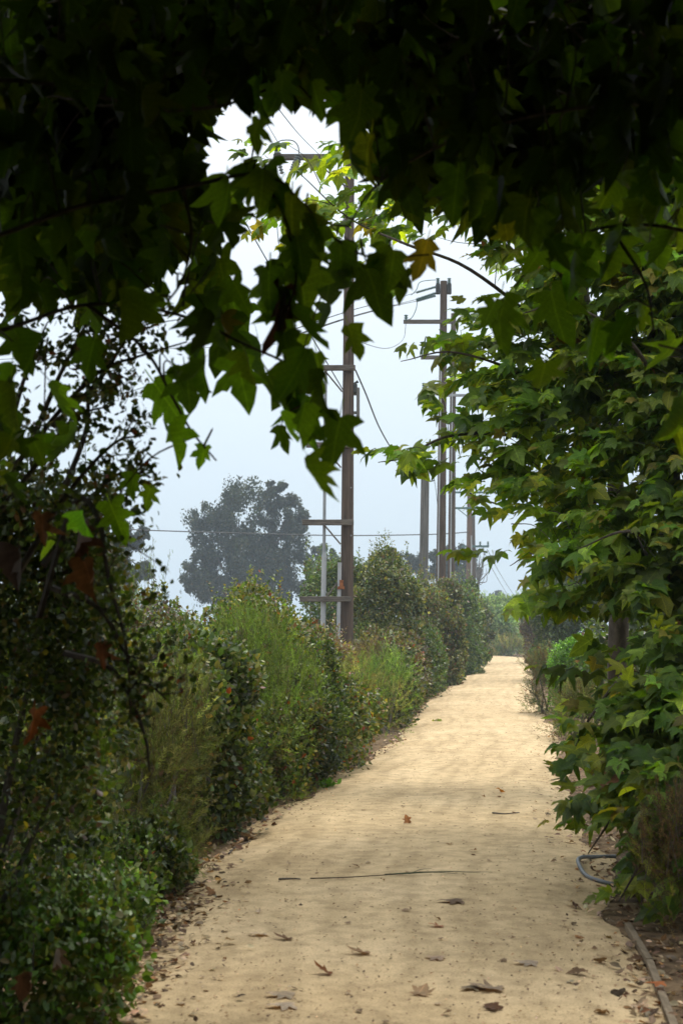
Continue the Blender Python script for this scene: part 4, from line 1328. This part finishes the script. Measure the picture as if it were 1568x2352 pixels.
PALE, ORG, DRK = (.38, .31, .22), (.30, .13, .035), (.10, .055, .03)
FLAT = [syc_template(.08, -.06, .05, .15, .04, 31), syc_template(-.1, .08, -.1, .15, .05, 32), syc_template(.25, -.15, .05, .15, .05, 33)]
CURL = [syc_template(.7, -.5, .5, .2, .08, 41), syc_template(.5, .5, .7, .2, .12, 42)]
for args in (
        ('curled_leaf', 'tightly curled rust brown leaf lying alone mid path near the bottom', 758, 2236, .10, CURL[0], (.17, .07, .025), 1.3, .3),
        ('fallen_leaf', 'pale flat leaf lying just above its twin left of bottom centre', 668, 2286, .13, FLAT[0], PALE, 1.5, .05),
        ('fallen_leaf', 'pale crumpled leaf at the bottom edge below the rust curled one', 672, 2308, .14, FLAT[1], (.34, .28, .21), 1.8, .1),
        ('curled_leaf', 'dark brown cupped leaf with raised stalk at the bottom right of the sand', 1142, 2318, .12, CURL[1], (.13, .065, .03), .6, .2),
        ('fallen_leaf', 'broad pale crumpled leaf above the dark cupped leaf', 1150, 2272, .17, FLAT[2], (.30, .23, .16), 1.4, .08),
        ('fallen_leaf', 'greyish torn leaf to the left of the broad pale crumpled one', 1095, 2266, .12, FLAT[1], (.27, .22, .14), 2.2, .08),
        ('fallen_leaf', 'tan leaf with one upright brown lobe near the bottom centre', 960, 2284, .12, FLAT[2], (.27, .19, .11), -.4, .2),
        ('fallen_leaf', 'dark folded leaf near the wooden edging at bottom right', 1342, 2236, .11, CURL[1], (.16, .10, .055), 1.6, .05),
        ('fallen_leaf', 'whitish flat leaf right of centre, above the broad crumpled one', 1228, 2214, .12, FLAT[0], (.42, .35, .27), 1.4, .04),
        ('fallen_leaf', 'pinkish pale narrow leaf lying flat right of the path centre', 1015, 2202, .11, FLAT[1], (.44, .33, .24), 1.2, .04),
        ('fallen_leaf', 'narrow brown sliver leaf left of the pinkish one', 845, 2190, .12, CURL[0], (.22, .15, .09), 1.6, .02),
        ('fallen_leaf', 'pale torn leaf at left centre of the sand', 612, 2148, .11, FLAT[2], PALE, 1.9, .1),
        ('fallen_leaf', 'dark leaf scrap just right of the pale torn one', 668, 2158, .10, CURL[0], (.16, .10, .06), 1.5, .03),
        ('fallen_leaf', 'long dark broken leaf lying beyond the pale ones, right of centre', 1058, 2074, .17, FLAT[1], (.17, .11, .065), 1.6, .06),
        ('fallen_leaf', 'reddish leaf on the sand below the long dark broken one', 1015, 2130, .09, FLAT[2], (.33, .16, .08), 1.4, .15),
        ('fallen_leaf', 'orange brown leaf standing on edge mid path', 936, 1897, .11, CURL[1], (.25, .11, .035), .3, .9),
        ('fallen_leaf', 'amber leaf standing upright farthest along the sandy path', 1153, 1825, .11, CURL[1], (.36, .17, .03), 2.4, .8),
        ('fallen_leaf', 'large orange tan leaf against the hedge foot at left', 582, 1922, .20, FLAT[2], (.30, .16, .06), 1.0, .15),
        ('fallen_leaf', 'dark brown balled leaf near the large orange tan one', 552, 1948, .10, CURL[1], (.12, .065, .04), .5, .4),
        ('fallen_leaf', 'small bright orange leaf at the left litter edge', 478, 1972, .08, CURL[1], (.38, .19, .04), .9, .4),
        ('fallen_leaf', 'orange red leaf lying across the wooden edging board', 1522, 2266, .10, FLAT[1], (.33, .11, .035), 1.5, .05),
        ('fallen_leaf', 'brown leaf at the edging beside the sand, above the orange red one', 1478, 2186, .11, CURL[1], (.14, .08, .045), 2.0, .1)):
    o = one_leaf(*args)
    if 'across the wooden' in o['label']:
        o.location.z += .05
# scraps that nothing tells apart
scrap_meshes = []
for k in range(6):
    tv, tt, lc = (FLAT + CURL)[k % 5]
    v = tv * np.array([1, 1, .8]); v[:, 2] -= v[:, 2].min()
    c = ((.36, .29, .2), (.24, .17, .11), (.13, .08, .05), (.42, .35, .26), (.28, .2, .12), (.19, .12, .07))[k]
    me = tri_mesh('leaf_scrap', v, tt, np.repeat(np.array(c)[None], len(v), 0), lc)
    me.materials.append(M_DEAD)
    scrap_meshes.append(me)
for k in range(64):
    y = 5.6 + 8.5 * rng.random() ** 1.3
    u = rng.beta(1.1, .9)
    x = path_l(y) + u * (path_r(y) - path_l(y))
    o = bpy.data.objects.new('leaf_scrap', scrap_meshes[k % 6])
    COL.objects.link(o)
    s = rng.uniform(.02, .05)
    o.scale = (s, s * rng.uniform(.7, 1.1), s)
    o.rotation_euler = (rng.normal(0, .12), rng.normal(0, .12), rng.random() * 6.28)
    o.location = (x, y, float(path_z(np.array(u), np.array(y))) + .004)
    tag(o, 'small dry leaf scrap lying loose on the sandy path', 'leaf scrap', 'leaf scraps on the path')

# loose litter along both edges and fine chips on the sand
def litter(name, x, y, s, palette, temps, zoff=.004, tilt=.35):
    n = len(x)
    z = on_path(x, y) + zoff + rng.random(n) * s * .35
    az = rng.random(n) * 6.283
    dv = np.stack([np.cos(az), np.sin(az), rng.normal(0, tilt, n)], -1)
    nn = np.stack([rng.normal(0, tilt, n), rng.normal(0, tilt, n), np.ones(n)], -1)
    o = link(name, leaves_mesh(name, temps, np.stack([x, y, z], -1), dv, nn, s, pick(palette, n, .35)), None, M_DEAD)
    return tag(o, kind='stuff')


LIT = [((.20, .14, .085), 4), ((.36, .28, .19), 3.2), ((.46, .38, .27), 1.5), ((.10, .065, .04), 2.4), ((.22, .12, .05), .8)]
n = 6500
y = 5.0 + 40 * rng.random(n) ** 2.2
side = rng.random(n) < .5
offl = rng.exponential(.16, n) - .42
xl = path_l(y) - offl * 1.0 - .38
xr = path_r(y) - rng.exponential(.22, n) + .45
wide = np.clip(1.3 - y / 14, .25, 1)
xl = np.where(rng.random(n) < .8, path_l(y) + rng.normal(-.04, .15, n) * (wide + .15) + .06 * wide, path_l(y) - rng.random(n) * .8)
xr = np.where(rng.random(n) < .75, path_r(y) + rng.normal(.06, .17, n), path_r(y) + rng.random(n) * .8)
x = np.where(side, xl, xr)
litter('leaf_litter', x, y, rng.uniform(.015, .065, n) * np.where(y < 12, 1, .8), LIT, OVAL * 4 + [FLAT[0], CURL[1]])
n = 2600
y = 5.4 + 3.6 * rng.random(n) ** 1.2
x = path_l(y) + .02 + rng.exponential(.11, n) - .1
litter('leaf_litter', x, y, rng.uniform(.02, .06, n), LIT, OVAL * 4 + [FLAT[0], CURL[1]])
n = 9000
y = 5.2 + 30 * rng.random(n) ** 1.8
u = np.clip(rng.beta(.9, .75, n), .01, .99)
u = np.where(rng.random(n) < .3, rng.random(n), u)
x = path_l(y) + u * (path_r(y) - path_l(y))
litter('sand_chips', x, y, rng.uniform(.005, .022, n), [((.25, .18, .11), 3), ((.14, .09, .06), 2), ((.40, .32, .23), 2), ((.08, .05, .035), 1.4)], DIAM, .001, .2)

# small weeds at the left path edge
def weed(label, px, py, h, n=26, pal=SAGE):
    dg = 5227.0 / (py - 1440)
    p = P(px, py, dg)
    az = rng.random(n) * 6.28
    pos = np.repeat(p[None], n, 0) + rng.normal(0, h * .25, (n, 3)) * np.array([1, 1, 0])
    pos[:, 2] = rng.random(n) * h * .4
    dv = np.stack([np.cos(az), np.sin(az), rng.uniform(.2, 1.6, n)], -1)
    o = link('weed', leaves_mesh('weed', OVAL, pos, dv, rng.normal(size=(n, 3)) + np.array([0, 0, .5]), rng.uniform(.5, 1, n) * h * .6, pick(pal, n)), None, M_SHRUB)
    o.data.update()
    return tag(o, label, 'weed')


weed('small green weed on the left path edge below the hedge', 752, 1806, .14, 40, BRIGHT)
weed('tiny dry weed growing alone in the far sand', 1005, 1660, .12, 20, COYOTE)
weed('dull weed tuft at the hedge foot near the dark glossy shrub', 690, 1832, .12, 34, COYOTE)
weed('green seedling in the litter at the far left', 420, 1990, .10, 30, [(MIDG, 1), (BRT, 1)])

# fallen twig / frond on the path
def ground_pts(arr, lift):
    o = []
    for px, py in arr:
        dg = 5227.0 / (py - 1440)
        p = P(px, py, dg)
        p[2] = float(on_path(np.array([p[0]]), np.array([p[1]]))[0]) + lift
        o.append(p)
    return o


t = empty('fallen_twig', tuple(ground_pts([(800, 2020)], 0)[0]), 'long thin dark twig lying across the sand', 'twig')
tp = curve(ground_pts([(712, 2024), (790, 2022), (880, 2017), (950, 2013)], .012), 5)
MB().tube(tp, .0045, .002, 6).build('stem', M_TWIG, t)
mb = MB()
for dx, dy in ((200, -6), (180, -2), (160, -4), (120, 1), (60, -22), (140, 3)):
    a_ = ground_pts([(905 + rng.uniform(-40, 40), 2015)], .012)[0]
    b_ = ground_pts([(930 + dx, 2014 + dy * .5)], .012)[0]
    mb.tube(curve([a_, (a_ + b_) / 2 + np.array([0, .02, .008]), b_], 4), .0025, .001, 4)
tag(mb.build('fronds', noisy_mat('green_twig', (.05, .07, .04), (.1, .12, .07)), t), kind='stuff')
for label, arr in (('short dark stick on the sand above the centre', [(1130, 1874), (1160, 1876), (1192, 1873)]),
                   ('thin stick lying left of the long twig', [(640, 2024), (668, 2023), (690, 2024)]),
                   ('pale bent stick at the hedge foot on the left', [(525, 1958), (545, 1940), (575, 1932)])):
    tag(MB().tube(curve(ground_pts(arr, .008), 5), .007, .004, 5).build('stick', M_STEM), label, 'stick')

# grey irrigation hose looping out from under the leaves
hp_ = ground_pts([(1412, 1962), (1370, 1966), (1335, 1978), (1327, 1994), (1345, 2012), (1385, 2024), (1440, 2030)], .016)
hp_[2][2] += .02; hp_[3][2] += .03
tag(MB().tube(curve(hp_, 8), .0135, .0135, 10).build('irrigation_hose', M_HOSE), 'grey irrigation hose looping out of the leaves at right', 'hose')

# wooden edging boards
eb = empty('path_edging', (1.4, 6.6, 0), 'weathered grey timber edging along the bottom right of the sand', 'edging')
ep = ground_pts([(1440, 2118), (1490, 2200), (1552, 2360)], 0)
ep.append(np.array([1.31, 3.9, 0]))
for a_, b_ in zip(ep[:-1], ep[1:]):
    a_[2] = b_[2] = 0
    v = b_ - a_
    v = v / np.linalg.norm(v)
    side_ = np.array([-v[1], v[0], 0])
    Lh = np.linalg.norm(b_ - a_) / 2 - .006
    m_ = MB().box((a_ + b_) / 2 + np.array([0, 0, -.002 + rng.uniform(0, .006)]), (Lh, .017, .034), (v, side_, (0, 0, 1)), .002)
    m_.build('board', M_BOARD, eb)
re_ = ground_pts([(1238, 1630), (1262, 1646), (1292, 1660)], 0)
ef = empty('path_edging', tuple(re_[0]), 'short faint timber edging at the foot of the bright green bush', 'edging')
for a_, b_ in zip(re_[:-1], re_[1:]):
    a_[2] = b_[2] = 0
    v = b_ - a_
    v = v / np.linalg.norm(v)
    MB().box((a_ + b_) / 2 + np.array([0, 0, .03]), (np.linalg.norm(b_ - a_) / 2, .025, .045), (v, (-v[1], v[0], 0), (0, 0, 1)), .006).build('board', M_BOARD, ef)

# dead sycamore leaves caught in the near shrub
for label, px, py, dpt, s, tmp, c in (('large dead orange brown leaf hanging in the left shrub', 205, 1290, 4.75, 0.136, DEADT[0], (.15, .075, .03)),
                                      ('dark dead leaf hanging above the large orange one', 185, 1210, 4.8, 0.116, DEADT[1], (.10, .055, .035)),
                                      ('rusty dead leaf caught low in the left shrub', 78, 1630, 4.75, .12, DEADT[0], (.15, .06, .02)),
                                      ('brown dead leaf near the left edge below the dark canopy', 92, 1180, 4.7, 0.109, DEADT[2], (.15, .08, .04)),
                                      ('big shrivelled dark leaf hanging at the far left edge', 45, 1260, 4.6, 0.136, DEADT[1], (.05, .04, .04)),
                                      ('small brown dead leaf in the lower left shrub', 232, 1480, 4.9, .09, DEADT[2], (.16, .07, .035)),
                                      ('large dried purple brown leaf hanging left of the tallest pole', 640, 665, 4.3, .19, DEADT[0], (.085, .045, .03)),
                                      ('dead curled leaf in the very bottom left corner', 55, 2240, 5.1, 0.102, DEADT[2], (.13, .075, .045)),
                                      ('withered pale leaf above the low fresh green plant', 130, 2180, 5.15, 0.082, DEADT[1], (.15, .12, .09))):
    tv, tt, lc = tmp
    v = tv * s
    a2 = rng.uniform(-.7, .7)
    # tip down, face towards the path
    v = np.stack([v[:, 0] * math.cos(a2) + v[:, 2] * math.sin(a2), -v[:, 2] * math.cos(a2) + v[:, 0] * math.sin(a2), -v[:, 1]], -1)
    o = link('dead_leaf', tri_mesh('dead_leaf', v, tt, np.repeat(np.array(c)[None], len(v), 0), lc), None, M_DEAD)
    o.location = P(px, py, dpt)
    tag(o, label, 'dead leaf')

# ------------------------------------------------------------------ marine haze
me = bpy.data.meshes.new('haze')
bb = MB().box((0, 0, 9.0), (425, 425, 10.2))
me.from_pydata(bb.v, [], bb.f)
hm = bpy.data.materials.new('haze')
hm.use_nodes = True
hn = hm.node_tree
hn.nodes.clear()
ho = hn.nodes.new('ShaderNodeOutputMaterial')
hv = hn.nodes.new('ShaderNodeVolumePrincipled')
hv.inputs['Color'].default_value = (.72, .87, 1.0, 1)
hv.inputs['Density'].default_value = 0.0012
hv.inputs['Anisotropy'].default_value = 0.1
hn.links.new(hv.outputs[0], ho.inputs['Volume'])
tag(link('haze', me, None, hm), kind='stuff')
